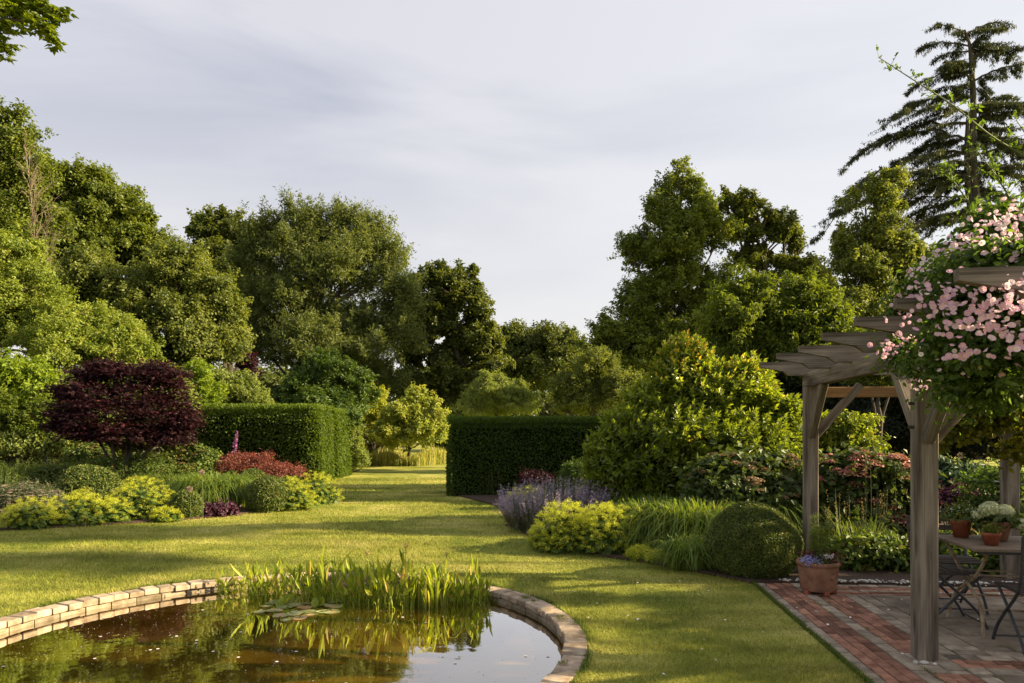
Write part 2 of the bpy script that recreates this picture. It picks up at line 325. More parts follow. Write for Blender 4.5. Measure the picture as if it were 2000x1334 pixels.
# lawn
def lawnmat(name, blade=False):
    m, t, n, o = mat(name); tc_ = n('ShaderNodeTexCoord'); p = n('ShaderNodeBsdfPrincipled'); p.inputs['Roughness'].default_value = .8; p.inputs['Specular IOR Level'].default_value = .15
    vec = n('ShaderNodeNewGeometry').outputs['Position']
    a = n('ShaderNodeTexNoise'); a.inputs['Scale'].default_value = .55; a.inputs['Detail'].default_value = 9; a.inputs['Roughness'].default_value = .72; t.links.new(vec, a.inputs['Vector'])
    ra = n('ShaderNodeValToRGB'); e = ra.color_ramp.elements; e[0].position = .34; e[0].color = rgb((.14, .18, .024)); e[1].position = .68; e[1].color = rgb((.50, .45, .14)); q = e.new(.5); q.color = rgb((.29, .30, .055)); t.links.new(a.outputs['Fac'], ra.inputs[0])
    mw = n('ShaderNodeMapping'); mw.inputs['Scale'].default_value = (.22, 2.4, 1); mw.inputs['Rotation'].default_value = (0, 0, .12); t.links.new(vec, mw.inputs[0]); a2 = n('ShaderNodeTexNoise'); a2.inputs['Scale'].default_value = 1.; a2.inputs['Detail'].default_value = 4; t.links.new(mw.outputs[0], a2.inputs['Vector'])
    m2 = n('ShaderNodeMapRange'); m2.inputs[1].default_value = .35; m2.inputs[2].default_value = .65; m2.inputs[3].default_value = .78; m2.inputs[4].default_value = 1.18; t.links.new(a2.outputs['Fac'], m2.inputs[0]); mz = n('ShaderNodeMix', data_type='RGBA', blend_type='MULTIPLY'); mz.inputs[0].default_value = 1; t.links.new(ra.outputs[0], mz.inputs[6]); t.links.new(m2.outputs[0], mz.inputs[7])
    col = mz.outputs[2]
    if blade:
        at = n('ShaderNodeAttribute', attribute_name='rnd'); mr = n('ShaderNodeMapRange'); mr.inputs[3].default_value = .65; mr.inputs[4].default_value = 1.45; t.links.new(at.outputs['Fac'], mr.inputs[0]); fac = mr.outputs[0]
    else:
        b = n('ShaderNodeTexNoise'); b.inputs['Scale'].default_value = 45; b.inputs['Detail'].default_value = 6; t.links.new(vec, b.inputs['Vector']); mr = n('ShaderNodeMapRange'); mr.inputs[1].default_value = .3; mr.inputs[2].default_value = .7; mr.inputs[3].default_value = .55; mr.inputs[4].default_value = 1.3; t.links.new(b.outputs['Fac'], mr.inputs[0]); fac = mr.outputs[0]
    mu = n('ShaderNodeMix', data_type='RGBA', blend_type='MULTIPLY'); mu.inputs[0].default_value = 1; t.links.new(col, mu.inputs[6]); t.links.new(fac, mu.inputs[7]); t.links.new(mu.outputs[2], p.inputs['Base Color'])
    if blade:
        tl = n('ShaderNodeBsdfTranslucent'); t.links.new(mu.outputs[2], tl.inputs[0]); mi = n('ShaderNodeMixShader'); mi.inputs[0].default_value = .4
        t.links.new(p.outputs[0], mi.inputs[1]); t.links.new(tl.outputs[0], mi.inputs[2]); t.links.new(mi.outputs[0], o.inputs[0])
    else:
        bu = n('ShaderNodeBump'); bu.inputs['Strength'].default_value = .8; bu.inputs['Distance'].default_value = .03; t.links.new(b.outputs['Fac'], bu.inputs['Height']); t.links.new(bu.outputs[0], p.inputs['Normal']); t.links.new(p.outputs[0], o.inputs[0])
    return m
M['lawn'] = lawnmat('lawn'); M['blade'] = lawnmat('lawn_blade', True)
def watermat():
    m, t, n, o = mat('pond_water'); g = n('ShaderNodeNewGeometry')
    ns = n('ShaderNodeTexNoise'); ns.inputs['Scale'].default_value = .9; ns.inputs['Detail'].default_value = 4; t.links.new(g.outputs['Position'], ns.inputs['Vector'])
    ra = n('ShaderNodeValToRGB'); e = ra.color_ramp.elements; e[0].position = .35; e[0].color = rgb((.10, .052, .005)); e[1].position = .7; e[1].color = rgb((.25, .145, .011)); t.links.new(ns.outputs['Fac'], ra.inputs[0])
    d = n('ShaderNodeBsdfDiffuse'); t.links.new(ra.outputs[0], d.inputs[0])
    gl = n('ShaderNodeBsdfGlossy'); gl.inputs['Roughness'].default_value = .025
    r = n('ShaderNodeTexNoise'); r.inputs['Scale'].default_value = 5; r.inputs['Detail'].default_value = 2; t.links.new(g.outputs['Position'], r.inputs['Vector'])
    b = n('ShaderNodeBump'); b.inputs['Strength'].default_value = .05; b.inputs['Distance'].default_value = .02; t.links.new(r.outputs['Fac'], b.inputs['Height']); t.links.new(b.outputs[0], gl.inputs['Normal'])
    fr = n('ShaderNodeFresnel'); fr.inputs['IOR'].default_value = 1.33; mr = n('ShaderNodeMapRange'); mr.inputs[1].default_value = .02; mr.inputs[2].default_value = .22; mr.inputs[3].default_value = .16; mr.inputs[4].default_value = .90; t.links.new(fr.outputs[0], mr.inputs[0])
    mi = n('ShaderNodeMixShader'); t.links.new(mr.outputs[0], mi.inputs[0]); t.links.new(d.outputs[0], mi.inputs[1]); t.links.new(gl.outputs[0], mi.inputs[2]); t.links.new(mi.outputs[0], o.inputs[0]); return m
M['water'] = watermat()

# ------------------------------------------------------------------ ground, beds
PC, PR = np.array((-1.95, 5.62)), 2.53   # pond centre, outer radius
ORG = G(1470, 1140)[:2]; A_ = math.radians(4.9)
PU = np.array((math.cos(A_), -math.sin(A_))); PV = np.array((-math.sin(A_), -math.cos(A_)))   # across / towards the viewer
def pat(u, v, z=0.): p = ORG+PU*u+PV*v; return np.array((p[0], p[1], z))
mb = MB(); k = 128; t = np.arange(k)/k*2*PI
rr = [PR-.05, PR+.1, PR+.5, 5, 9, 16, 30, 60, 150, 500, 1200]
V = np.array([[PC[0]+r*math.cos(a), PC[1]+r*math.sin(a), 0] for r in rr for a in t])
mb.add(V, [(i*k+j, (i+1)*k+j, (i+1)*k+(j+1) % k, i*k+(j+1) % k) for i in range(len(rr)-1) for j in range(k)])
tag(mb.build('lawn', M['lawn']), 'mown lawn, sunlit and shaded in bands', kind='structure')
LB = [G(-260, 1060), G(0, 1043), G(150, 1036), G(350, 1023), G(500, 1008), G(600, 992), G(652, 972), G(655, 950), G(650, 936), (-5.6, 28), (-30, 28), (-30, 8)]
RB = [(-1.5, 17.6, 0), G(940, 985), G(984, 1002), G(984, 1030), G(1000, 1046), G(1060, 1076), G(1150, 1092), G(1250, 1106), G(1380, 1131), pat(0, -.02), pat(6, -.02), (14, 7.4, 0), (14, 19, 0), (-1.5, 19, 0)]
def shrink(poly, c, d): P = np.array([(p[0], p[1]) for p in poly]); return [tuple(q) for q in P+unit(np.array(c)-P)*d]
LB = shrink(LB, (-12, 22), .42); RB0 = RB; RB = shrink(RB, (5, 14), .22); RB[9] = tuple(pat(-.02, -.0)[:2]); RB[10] = tuple(pat(6, -.0)[:2])
def bed(name, poly, lab):
    mb = MB(); P = np.array([(p[0], p[1]) for p in poly]); cc = P.mean(0); cc = np.array((-14., 19.)) if cc[0] < 0 else np.array((5., 13.)); P = P+unit(cc-P)*.0; V = [(x, y, .035) for x, y in P]+[(x, y, -.02) for x, y in P]; n = len(P)
    mb.add(V, [list(range(n))]); mb.add(V, [(i, (i+1) % n, n+(i+1) % n, n+i) for i in range(n)])
    return tag(mb.build(name, M['soil']), lab, kind='structure')
bed('flower_bed', LB, 'dark soil of the left flower bed'); bed('flower_bed', RB, 'dark soil of the right flower bed')
# ------------------------------------------------------------------ pond
WZ = -.078
mb = MB(); V = [(PC[0]+2.40*math.cos(a), PC[1]+2.36*math.sin(a), WZ) for a in t]; mb.add(V, [list(range(k))])
tag(mb.build('pond_water', M['water']), 'dark amber pond water mirroring trees and sky', kind='structure')
pond = empty('pond_wall', (PC[0], PC[1], 0), 'round brick and stone wall edging the pond', 'pond edging')
rng = np.random.default_rng(5)
mb = MB(); nb = 102
for i in range(nb):
    a0 = (i+.03+rng.uniform(-.02, .02))/nb*2*PI; a1 = (i+.965)/nb*2*PI; j = rng.uniform(-.012, .012); ri, ro = PR-.18+j, PR+j*.4; z0, z1 = -.035, .022+rng.uniform(-.006, .006); ch = .008
    P = []
    for (z, c) in ((z0, ch), (z0+ch, 0), (z1-ch, 0), (z1, ch)):
        for (r_, a_, sa) in ((ri+c, a0, 1), (ro-c, a0, 1), (ro-c, a1, -1), (ri+c, a1, -1)): a2 = a_+sa*c/r_; P.append((PC[0]+r_*math.cos(a2), PC[1]+r_*math.sin(a2), z+rng.uniform(-.002, .002)))
    f = [(3, 2, 1, 0), (12, 13, 14, 15)]+[(l*4+q, l*4+(q+1) % 4, l*4+4+(q+1) % 4, l*4+4+q) for l in range(3) for q in range(4)]
    mb.add(P, f, rng.uniform())
mb.build('coping', M['coping'], pond)
mb = MB(); nb = 62
for i in range(nb):
    a0 = (i+.02)/nb*2*PI; a1 = (i+.98)/nb*2*PI; am = (a0+a1)/2; ri = PR-.155+rng.uniform(-.004, .004); ro = PR-.06
    for z0, z1 in ((-.30, -.040),):
        P = [(PC[0]+r_*math.cos(a_), PC[1]+r_*math.sin(a_), z) for z in (z0, z1) for (r_, a_) in ((ri, a0), (ri-.0, am), (ri, a1), (ro, a1), (ro, am), (ro, a0))]
        mb.add(P, [(5, 4, 3, 2, 1, 0), (6, 7, 8, 9, 10, 11)], rng.uniform()); mb.add(P, [(q, (q+1) % 6, 6+(q+1) % 6, 6+q) for q in range(6)], rng.uniform())
mb.build('block_course', M['block'], pond)
mb = MB(); V = [(PC[0]+r_*math.cos(a), PC[1]+r_*math.sin(a), z) for r_, z in ((PR-.145, -.5), (PR-.145, -.03), (PR-.03, -.002), (PR-.02, .004)) for a in t]
mb.add(V, [(i*k+j, i*k+(j+1) % k, (i+1)*k+(j+1) % k, (i+1)*k+j) for i in range(3) for j in range(k)]); mb.build('mortar', M['mortar'], pond)

# ------------------------------------------------------------------ patio
def fill(mb, u0, u1, v0, v1, lu, lv, gap, th, rng, stag=True, jit=.004):
    gap *= 1.4
    nu = max(1, round((u1-u0)/lu)); lu = (u1-u0)/nu
    for i in range(nu):
        v = v0+(rng.uniform(-.9, 0)*lv if stag else 0)
        while v < v1:
            a, b = max(v, v0), min(v+lv*rng.uniform(.94, 1.06), v1)
            if b-a > .02:
                c = pat(u0+(i+.5)*lu, (a+b)/2, .012-th/2+rng.uniform(-jit, jit)); box(mb, c, (lu-gap, b-a-gap, th), -A_+rng.normal()*.004, rng.uniform(), ch=.004)
            v = b if b > v else v+lv
def fillh(mb, u0, u1, v0, v1, lu, lv, gap, th, rng, jit=.004):
    gap *= 1.4
    nv = max(1, round((v1-v0)/lv)); lv = (v1-v0)/nv
    for i in range(nv):
        u = u0-rng.uniform(0, .9)*lu
        while u < u1:
            a, b = max(u, u0), min(u+lu*rng.uniform(.93, 1.07), u1)
            if b-a > .02: box(mb, pat((a+b)/2, v0+(i+.5)*lv, .012-th/2+rng.uniform(-jit, jit)), (b-a-gap, lv-gap, th), -A_+rng.normal()*.004, rng.uniform(), ch=.004)
            u = b if b > u else u+lu
pt = empty('patio', pat(0, 0), 'paved patio of red brick bands, cream setts and grey slabs', None); del pt['label']; pt['kind'] = 'structure'; pt['label'] = 'patio of red brick bands, cream setts and grey slabs'
mb = MB(); V = [pat(-.005, -.02, .004), pat(6.5, -.02, .004), pat(6.5, 8, .004), pat(-.005, 8, .004)]; V += [p-np.array((0, 0, .05)) for p in V]
mb.add(V, [(3, 2, 1, 0), (0, 1, 5, 4), (1, 2, 6, 5), (2, 3, 7, 6), (3, 0, 4, 7)]); o = mb.build('joint_sand', M['joint'], pt); o['kind'] = 'structure'
rng = np.random.default_rng(8); rb, cm, sb = MB(), MB(), MB()
VC = 2.48                                  # cross band by the near post
fill(cm, 0, .12, 0, 8, .12, .21, .008, .05, rng); fill(rb, .12, .38, 0, 8, .0867, .2, .006, .05, rng)
fill(cm, .38, .49, 0, 8, .11, .2, .008, .05, rng); fill(rb, .49, .76, .5, VC-.13, .09, .2, .006, .05, rng)
fill(rb, .49, .76, VC+.3, 8, .09, .2, .006, .05, rng); fill(cm, .49, .76, VC-.13, VC+.3, .135, .21, .008, .05, rng)
fill(cm, .76, .88, .5, VC-.13, .12, .2, .008, .05, rng); fill(cm, .76, .88, VC+.3, 8, .12, .2, .008, .05, rng)
fillh(cm, .49, 6.5, 0, .10, .2, .10, .008, .05, rng); fillh(rb, .49, 6.5, .10, .26, .2, .08, .006, .05, rng); fillh(cm, .49, 6.5, .26, .33, .2, .07, .008, .05, rng)
fillh(rb, .49, 6.5, .33, .47, .2, .07, .006, .05, rng); fillh(cm, .49, 6.5, .47, .5, .2, .03, .006, .05, rng)
v = .5
for h_ in (.46, .38, .5, .29):
    fillh(sb, .88, 6.5, v, v+h_, .62, h_, .01, .05, rng, .003); v += h_
fillh(cm, .88, 6.5, v, VC, .24, .115, .009, .05, rng)
fillh(rb, .76, 6.5, VC, VC+.17, .2, .085, .006, .05, rng); fillh(cm, .76, 6.5, VC+.17, VC+.3, .22, .13, .008, .05, rng)
fillh(sb, .88, 6.5, VC+.3, 8, .6, .45, .01, .05, rng)
for n_, b_, m_ in (('red_brick', rb, 'redbrick'), ('cream_sett', cm, 'cream'), ('grey_slab', sb, 'slab')):
    o = b_.build(n_, M[m_], pt); o['kind'] = 'structure'

# ------------------------------------------------------------------ foliage helpers
def crown(mb, lobes, n, L, Wd, cr, seed, up=.45, droop=.15, shape='d', flat=.75, out=.7, inner=.12, spread=.55, curl=.12, m=0, shoot=.14, cv=.5, keep=.70, lump=.12, gap=0., spray=0., cov=1.1):
    rng = np.random.default_rng(seed); lobes = np.asarray(lobes, float)
    ar = np.array([(a*b+a*c+b*c)/3*4*PI for _, _, _, a, b, c in lobes]); tot = ar.sum()
    nc = max(12, int(tot/(cr*cr)*cov)); pick = rng.choice(len(lobes), nc, p=ar/tot); Lb = lobes[pick]
    d = unit(rng.normal(size=(nc, 3))); d[:, 2] = np.where(d[:, 2] < -.55, -d[:, 2], d[:, 2])
    fr = 1-np.abs(rng.normal(size=nc))*lump+rng.uniform(size=nc)*lump*.5; s = rng.uniform(size=nc) < shoot; fr = np.where(s, rng.uniform(1.0, 1.26, nc), fr); ins = rng.uniform(size=nc) < inner; fr = np.where(ins, rng.uniform(.35, .8, nc), fr)
    P = Lb[:, :3]+d*Lb[:, 3:]*fr[:, None]
    ok = np.ones(nc, bool)
    for q, l in enumerate(lobes):
        ok &= ~((pick != q) & (((P-l[:3])/(l[3:]*keep)) ** 2).sum(1).__lt__(1.))
    ok |= ins & (rng.uniform(size=nc) < .35)
    ok &= P[:, 2] > .05
    if gap:
        k_ = 2.2/cr; ph = rng.uniform(0, 6, 6); hol = np.sin(P[:, 0]*k_*.5+ph[0]+1.3*np.sin(P[:, 2]*k_*.31+ph[3]))*np.sin(P[:, 1]*k_*.43+ph[1])+.7*np.sin(P[:, 2]*k_*.6+ph[2]+P[:, 0]*k_*.3); ok &= hol < (1.45-gap)
    P, d, s = P[ok], d[ok], s[ok]; nc = len(P)
    if nc == 0: return P
    od = unit(d/ (Lb[ok][:, 3:]/Lb[ok][:, 3:].mean(1, keepdims=True)))
    ci = rng.integers(0, nc, n); cs = cr*rng.uniform(.6, 1.3, nc)*np.where(s, .6, 1); cv_ = rng.uniform(size=nc)
    if spray:
        ax = unit(od*.8+np.array((0, 0, .45))+rng.normal(size=(nc, 3))*.4); t_ = rng.uniform(-.5, 1., (n, 1)); off = ax[ci]*t_*spray+rng.normal(size=(n, 3))*(.34-.2*np.clip(t_, 0, 1))*np.array((1, 1, flat)); off = off*cs[ci][:, None]*1.15
    else: off = rng.normal(size=(n, 3))*spread*np.array((1, 1, flat)); off = off*cs[ci][:, None]
    Pl = P[ci]+off; o2 = unit(off+od[ci]*cr*.6)
    Nn = unit(o2*out+np.array((0, 0, up))+rng.normal(size=(n, 3))*.55)
    D = unit(np.cross(Nn, rng.normal(size=(n, 3)))); D = unit(D+o2*.4-np.array((0, 0, droop)))
    sc = rng.uniform(.7, 1.3, n)
    leafset(mb, Pl, D, Nn, L*sc, Wd*sc, np.clip(cv*cv_[ci]+(1-cv)*rng.uniform(size=n), 0, 1), shape, curl, m=m)
    return P
def sublobes(lobes, rng, k=12, f=(.20, .42)):
    o = []
    for l in lobes:
        l = np.array(l, float); o.append(tuple(l[:3])+tuple(l[3:]*.66)); m = l[3:].mean()
        for q in range(k):
            d = unit(rng.normal(size=3)); d[2] = abs(d[2]) if d[2] < -.4 else d[2]; r_ = m*rng.uniform(*f); c = l[:3]+d*l[3:]*rng.uniform(.6, 1.04); o.append((c[0], c[1], c[2], r_*rng.uniform(.9, 1.4), r_*1.15, r_*rng.uniform(.55, .9)))
    return o
def LW(lst, Y, dz=.9, sY=0., seed=1):
    r = random.Random(seed); o = []
    for l in lst:
        px, py, rx, ry = l[:4]; y = Y+(l[4] if len(l) > 4 else r.uniform(-.35, .35)*rx/F*Y)
        c = W(px, py, y); o.append((c[0], c[1], c[2], rx/F*y, rx/F*y*dz, ry/F*y))
    return o
def tree(name, label, cat, lst, Y, leaf, n, L, Wd, cr, seed, tr=.18, base=None, group=None, bark='bark', limbs=True, top=.8, stems=1, sub=13, gap=.62, spray=1.15, fine=.68, cov=.85, **kw):
    lobes = LW(lst, Y, seed=seed); la = np.array(lobes); rng = np.random.default_rng(seed+77)
    if base is None: bx = (la[:, 0]*la[:, 3]).sum()/la[:, 3].sum(); base = (bx, Y, 0)
    root = empty(name, base, label, cat, group)
    mb = MB(); P = crown(mb, sublobes(lobes, rng, sub) if sub else lobes, int(n*1.15/fine**1.6), L*fine, Wd*fine, cr*.72, seed, gap=gap, spray=spray, cov=cov, **kw); mb.build('crown', M[leaf], root)
    if limbs:
        mb = MB(); b0 = np.array(base, float); zt = la[:, 2].max()*top; cx = (la[:, 0]*la[:, 3]).sum()/la[:, 3].sum()
        for s_ in range(stems):
            off = np.array((rng.uniform(-1, 1), rng.uniform(-1, 1), 0))*tr*1.6*(stems > 1)
            T = curve(b0+off*.6-np.array((0, 0, .05)), (cx+off[0]*5, Y+off[1]*3, zt), (0, 0, 0), 9, rng, tr*.35); Rr = tr*np.linspace(1, .28, 9); Rr[0] *= 1.35
            tube(mb, T, Rr, 8)
        for l in lobes:
            z0 = min(max(l[2]*rng.uniform(.45, .8), zt*.25), zt*.95); i = np.interp(z0, T[:, 2], np.arange(9)); a = T[int(i)]
            tube(mb, curve(a, l[:3], (0, 0, -.06*abs(l[2]-z0)), 6, rng, tr*.3), tr*np.linspace(.42, .14, 6), 5, cap=False)
            c = np.array(l[:3])
            for q in range(7):
                d = unit(rng.normal(size=3)); d[2] = abs(d[2])*.8; e = c+d*np.array(l[3:])*.93
                tube(mb, curve(c*.85+a*.15, e, rng.normal(size=3)*.05*l[3], 5, rng, .03), tr*np.linspace(.16, .04, 5), 4, cap=False)
        mb.build('trunk', M[bark], root)
    return root
def hedge(name, label, boxes, leaf, n, L, Wd, seed, core='boxcore', cat='hedge', jit=.05, shoots=.08, faces='xXyYZ'):
    b0 = boxes[0]; root = empty(name, ((b0[0]+b0[1])/2, (b0[2]+b0[3])/2, 0), label, cat); rng = np.random.default_rng(seed); mb = MB(); co = MB()
    ar = []; spec = []
    for (x0, x1, y0, y1, z) in boxes:
        box(co, ((x0+x1)/2, (y0+y1)/2, (z-.12)/2), (x1-x0-.24, y1-y0-.24, z-.12), m=0)
        for f in faces:
            spec.append((f, x0, x1, y0, y1, z)); ar.append((y1-y0)*z if f in 'xX' else (x1-x0)*z if f in 'yY' else (x1-x0)*(y1-y0))
    ar = np.array(ar); cnt = (ar/ar.sum()*n).astype(int)
    for (f, x0, x1, y0, y1, z), c in zip(spec, cnt):
        a, b = rng.uniform(size=c), rng.uniform(size=c)
        ry = lambda v: v
        if f in 'xX': P = np.stack([np.full(c, x0 if f == 'x' else x1), y0+a*(y1-y0), b*z], -1); nn = np.array((-1. if f == 'x' else 1., 0, 0))
        elif f in 'yY': P = np.stack([x0+a*(x1-x0), np.full(c, y0 if f == 'y' else y1), b*z], -1); nn = np.array((0, -1. if f == 'y' else 1., 0))
        else: P = np.stack([x0+a*(x1-x0), y0+b*(y1-y0), np.full(c, z)], -1); nn = np.array((0, 0, 1.))
        bump = (np.sin(P[:, 0]*3.1+P[:, 2]*2.2)+np.sin(P[:, 1]*2.7+P[:, 2]*3.7+1)+np.sin(P[:, 0]*7+P[:, 1]*6))*.024+np.sin(P[:, 0]*1.1+P[:, 1]*.9+P[:, 2])*.05
        dep = rng.normal(size=c)*jit+bump-.03; 
        P = P+nn*dep[:, None]
        R_ = .36; hx, hy = (x1-x0)/2, (y1-y0)/2; cc = np.array(((x0+x1)/2, (y0+y1)/2, 0)); q_ = P-cc; lim = np.array((hx-R_, hy-R_)); cl = q_.copy(); cl[:, :2] = np.clip(q_[:, :2], -lim, lim); cl[:, 2] = np.minimum(q_[:, 2], z-R_); dv = q_-cl; dl = np.linalg.norm(dv, axis=1, keepdims=True); P = cc+cl+dv/np.maximum(dl, 1e-6)*np.minimum(dl, R_+np.clip(dl-R_, -.1, .04)*.5)
        Nn = unit(nn*.8+rng.normal(size=(c, 3))*.55+np.array((0, 0, .35))); D = unit(np.cross(Nn, rng.normal(size=(c, 3)))+nn*.5+np.array((0, 0, .2 if f == 'Z' else 0)))
        sc = rng.uniform(.7, 1.3, c); leafset(mb, P, D, Nn, L*sc, Wd*sc, rng.uniform(size=c))
        if f == 'Z':
            c2 = int(c*shoots*9); Q = np.stack([x0+rng.uniform(size=c2)*(x1-x0), y0+rng.uniform(size=c2)*(y1-y0), np.full(c2, z)+rng.uniform(-.02, .13, c2)**1.0], -1)
            leafset(mb, Q, unit(rng.normal(size=(c2, 3))*.4+np.array((0, 0, 1.))), unit(rng.normal(size=(c2, 3))), L*1.2, Wd, rng.uniform(.5, 1, c2))
    mb.build('foliage', M[leaf], root); co.build('dark_core', M[core], root)  # solid dark box added inside so nothing shows through the leaves
    return root
def dome(name, label, cat, c, rx, ry, h, leaf, n, L, Wd, seed, group=None, sq=1., out=1., low=.0, core=True, jit=.012):
    """clipped dome: half ellipsoid skinned with small leaves"""
    rng = np.random.default_rng(seed); root = empty(name, (c[0], c[1], 0), label, cat, group); mb = MB()
    d = unit(rng.normal(size=(n, 3))); zc = h*.42; d[:, 2] = np.where(d[:, 2] < -.8, -d[:, 2], d[:, 2])
    rad = np.where(d[:, 2][:, None] > 0, np.array((rx, ry, h-zc)), np.array((rx, ry, zc*1.25)))
    lum = 1+.02*np.sin(d[:, 0:1]*5+seed)+.02*np.sin(d[:, 2:3]*7+d[:, 1:2]*4+seed)
    P = d*rad*lum; P[:, 2] += zc; P += d*rng.normal(size=(n, 1))*jit; P[:, 2] = np.maximum(P[:, 2], .01)
    P += np.array((c[0], c[1], 0)); Nn = unit(d/rad*rad.mean()*out+rng.normal(size=(n, 3))*.6); D = unit(np.cross(Nn, rng.normal(size=(n, 3)))+d*.45)
    cl = np.sin(P[:, 0]*23)*np.sin(P[:, 1]*19)*np.sin(P[:, 2]*21)*.25
    sc = rng.uniform(.7, 1.3, n); leafset(mb, P, D, Nn, L*sc, Wd*sc, np.clip(rng.uniform(size=n)*.9+cl, 0, .93+.07*(rng.uniform(size=n) < .02)))
    if core:
        pr = [(math.sin(a)*.95, -math.cos(a)) for a in np.linspace(.25, PI, 12)]
        lathe(mb, (c[0], c[1], zc), [(p[0]*rx, p[1]*((h-zc)*.95 if p[1] > 0 else zc*1.0)) for p in pr], 24, .1, 1, 1, ry/rx)
    mb.build('foliage', [M[leaf], M['boxcore']], root); return root

# ------------------------------------------------------------------ background trees
BG = 'trees behind the garden'
tree('tall_tree', 'tall narrow dark tree at the left edge rising above the oak', 'tree',
     [(0,255,26,45),(20,300,45,70),(-35,380,60,90),(40,385,52,75),(0,470,90,90),(72,455,40,45),(-60,330,60,110),(-90,470,90,110),(30,560,80,70),(-80,590,110,110)], 36, 'green', 52000, .24, .15, .75, 11, tr=.3, group=BG)
tree('bare_tree', 'thin dying tree with pale bare twigs beside the tall left tree', 'tree', [(75,560,30,40),(60,600,40,40)], 33, 'pale', 1800, .16, .1, .4, 12, tr=.08, bark='palebark', limbs=False)
r0 = bpy.data.objects['bare_tree']; rng = np.random.default_rng(3); mb = MB()
b = np.array(r0.location); T = spline([b, W(80, 640, 33), W(72, 520, 33), W(62, 400, 33), W(48, 270, 33)], 16); tube(mb, T, np.linspace(.045, .008, 16), 5)
for i in range(54):
    s_ = rng.uniform(.35, .98); p = T[int(s_*15)]; l = (1.2-s_)*3.6*rng.uniform(.4, 1.2); d = np.array((rng.uniform(-.2, .9), rng.uniform(-.6, .4), rng.uniform(.5, 1.3))); d /= np.linalg.norm(d); q = curve(p, p+d*l, (0, 0, .12*l), 5, rng, .04*l); tube(mb, q, np.linspace(.016, .005, 5), 3, cap=False)
    for j_ in range(3): tube(mb, curve(q[2+j_//2], q[2+j_//2]+unit(d+rng.normal(size=3)*.5)*l*.4, (0, 0, .05), 4), (.012, .009, .007, .005), 3, cap=False)
mb.build('trunk', M['palebark'], r0)
tree('oak_tree', 'broad oak with an open rounded top next to the tall left tree', 'tree',
     [(130,372,40,28),(190,378,48,34),(235,412,46,40),(262,450,32,28),(120,430,50,45),(175,470,75,55),(240,510,64,50),(288,470,22,18),(120,535,70,60),(310,505,38,24),(345,525,34,25),(90,350,20,30),(330,570,60,60)], 44, 'green', 60000, .26, .18, .8, 13, tr=.35, group=BG, lump=.16)
tree('round_tree', 'big rounded tree catching the sun on its right side', 'tree',
     [(352,545,50,50),(395,590,55,60),(290,570,65,58),(432,650,45,60),(330,660,90,75),(238,620,60,60),(405,690,66,50),(180,560,60,60),(300,720,80,50),(150,640,60,60)], 29, 'round', 72000, .17, .12, .55, 14, tr=.28, group=BG, lump=.16)
tree('dark_oak', 'dark round-headed oak between the rounded tree and the tall willow', 'tree',
     [(425,452,42,30),(394,480,32,28),(455,485,45,38),(430,530,58,50),(480,560,50,78),(420,610,70,60),(500,480,30,30),(470,660,70,70)], 50, 'oak_far', 42000, .30, .22, .85, 15, tr=.4, group=BG)
tree('willow_tree', 'tallest central willow with feathery upright grey-green foliage', 'tree',
     [(640,438,34,30),(600,470,52,42),(690,455,36,32),(532,465,40,32),(505,530,40,55),(733,482,38,34),(765,515,26,42),(650,550,105,75),(560,610,75,75),(775,590,46,46),(745,655,72,55),(640,680,110,70),(520,690,50,60),(812,570,12,30),(500,620,36,60),(690,740,90,50),(570,425,18,16)], 40, 'willow', 95000, .26, .09, .62, 16, tr=.35, group=BG, stems=3, up=.3, droop=-.25, flat=1.2, lump=.22, spray=1.9, shoot=.3)
tree('spreading_oak', 'dark spreading oak with visible trunk and sky gaps, right of the willow', 'tree',
     [(880,556,48,30),(832,588,42,40),(912,598,36,34),(932,630,28,34),(868,640,70,50),(818,690,45,45),(905,700,70,42),(948,690,26,44),(870,770,80,36),(938,750,40,44),(985,790,40,26)], 45, 'oak_far', 46000, .28, .2, .72, 17, tr=.38, group=BG, lump=.2, inner=.03, keep=.92, gap=.85, cov=.7)
tree('distant_tree', 'farthest round tree seen in the dip of the treeline, left of the pair', 'tree', [(1000,672,34,24),(1035,680,40,30),(985,720,35,45),(1020,740,60,50)], 78, 'oak_far', 16000, .42, .3, 1.3, 18, tr=.5, group=BG)
tree('distant_tree', 'farthest round tree seen in the dip of the treeline, right of the pair', 'tree', [(1082,675,45,24),(1115,690,30,26),(1080,730,65,45),(1130,740,50,50)], 76, 'oak_far', 18000, .42, .3, 1.3, 19, tr=.5, group=BG)
tree('hornbeam_tree', 'tall pointed leafy tree in the middle right against the sky', 'tree',
     [(1333,340,12,24),(1322,375,26,28),(1362,392,26,26),(1290,418,34,32),(1345,440,55,42),(1255,450,18,16),(1400,470,30,42),(1318,510,72,52),(1238,500,22,26),(1218,480,12,8),(1402,560,26,46),(1318,590,92,56),(1255,600,42,50),(1385,640,50,46),(1255,670,60,52),(1335,690,105,60),(1240,740,70,50)], 40, 'round', 84000, 0.188, 0.138, 0.562, 20, tr=.25, group=BG, lump=.18, shoot=.36, gap=.75, spray=1.6)
bpy.data.objects['hornbeam_tree'].children[0].data.materials[0] = M['green']
tree('small_tree', 'low loose tree at the left foot of the pointed tree', 'tree', [(1188,650,28,26),(1168,690,26,28),(1215,690,45,42),(1195,740,50,40)], 39, 'green', 16000, 0.196, 0.138, 0.575, 21, tr=.14, group=BG)
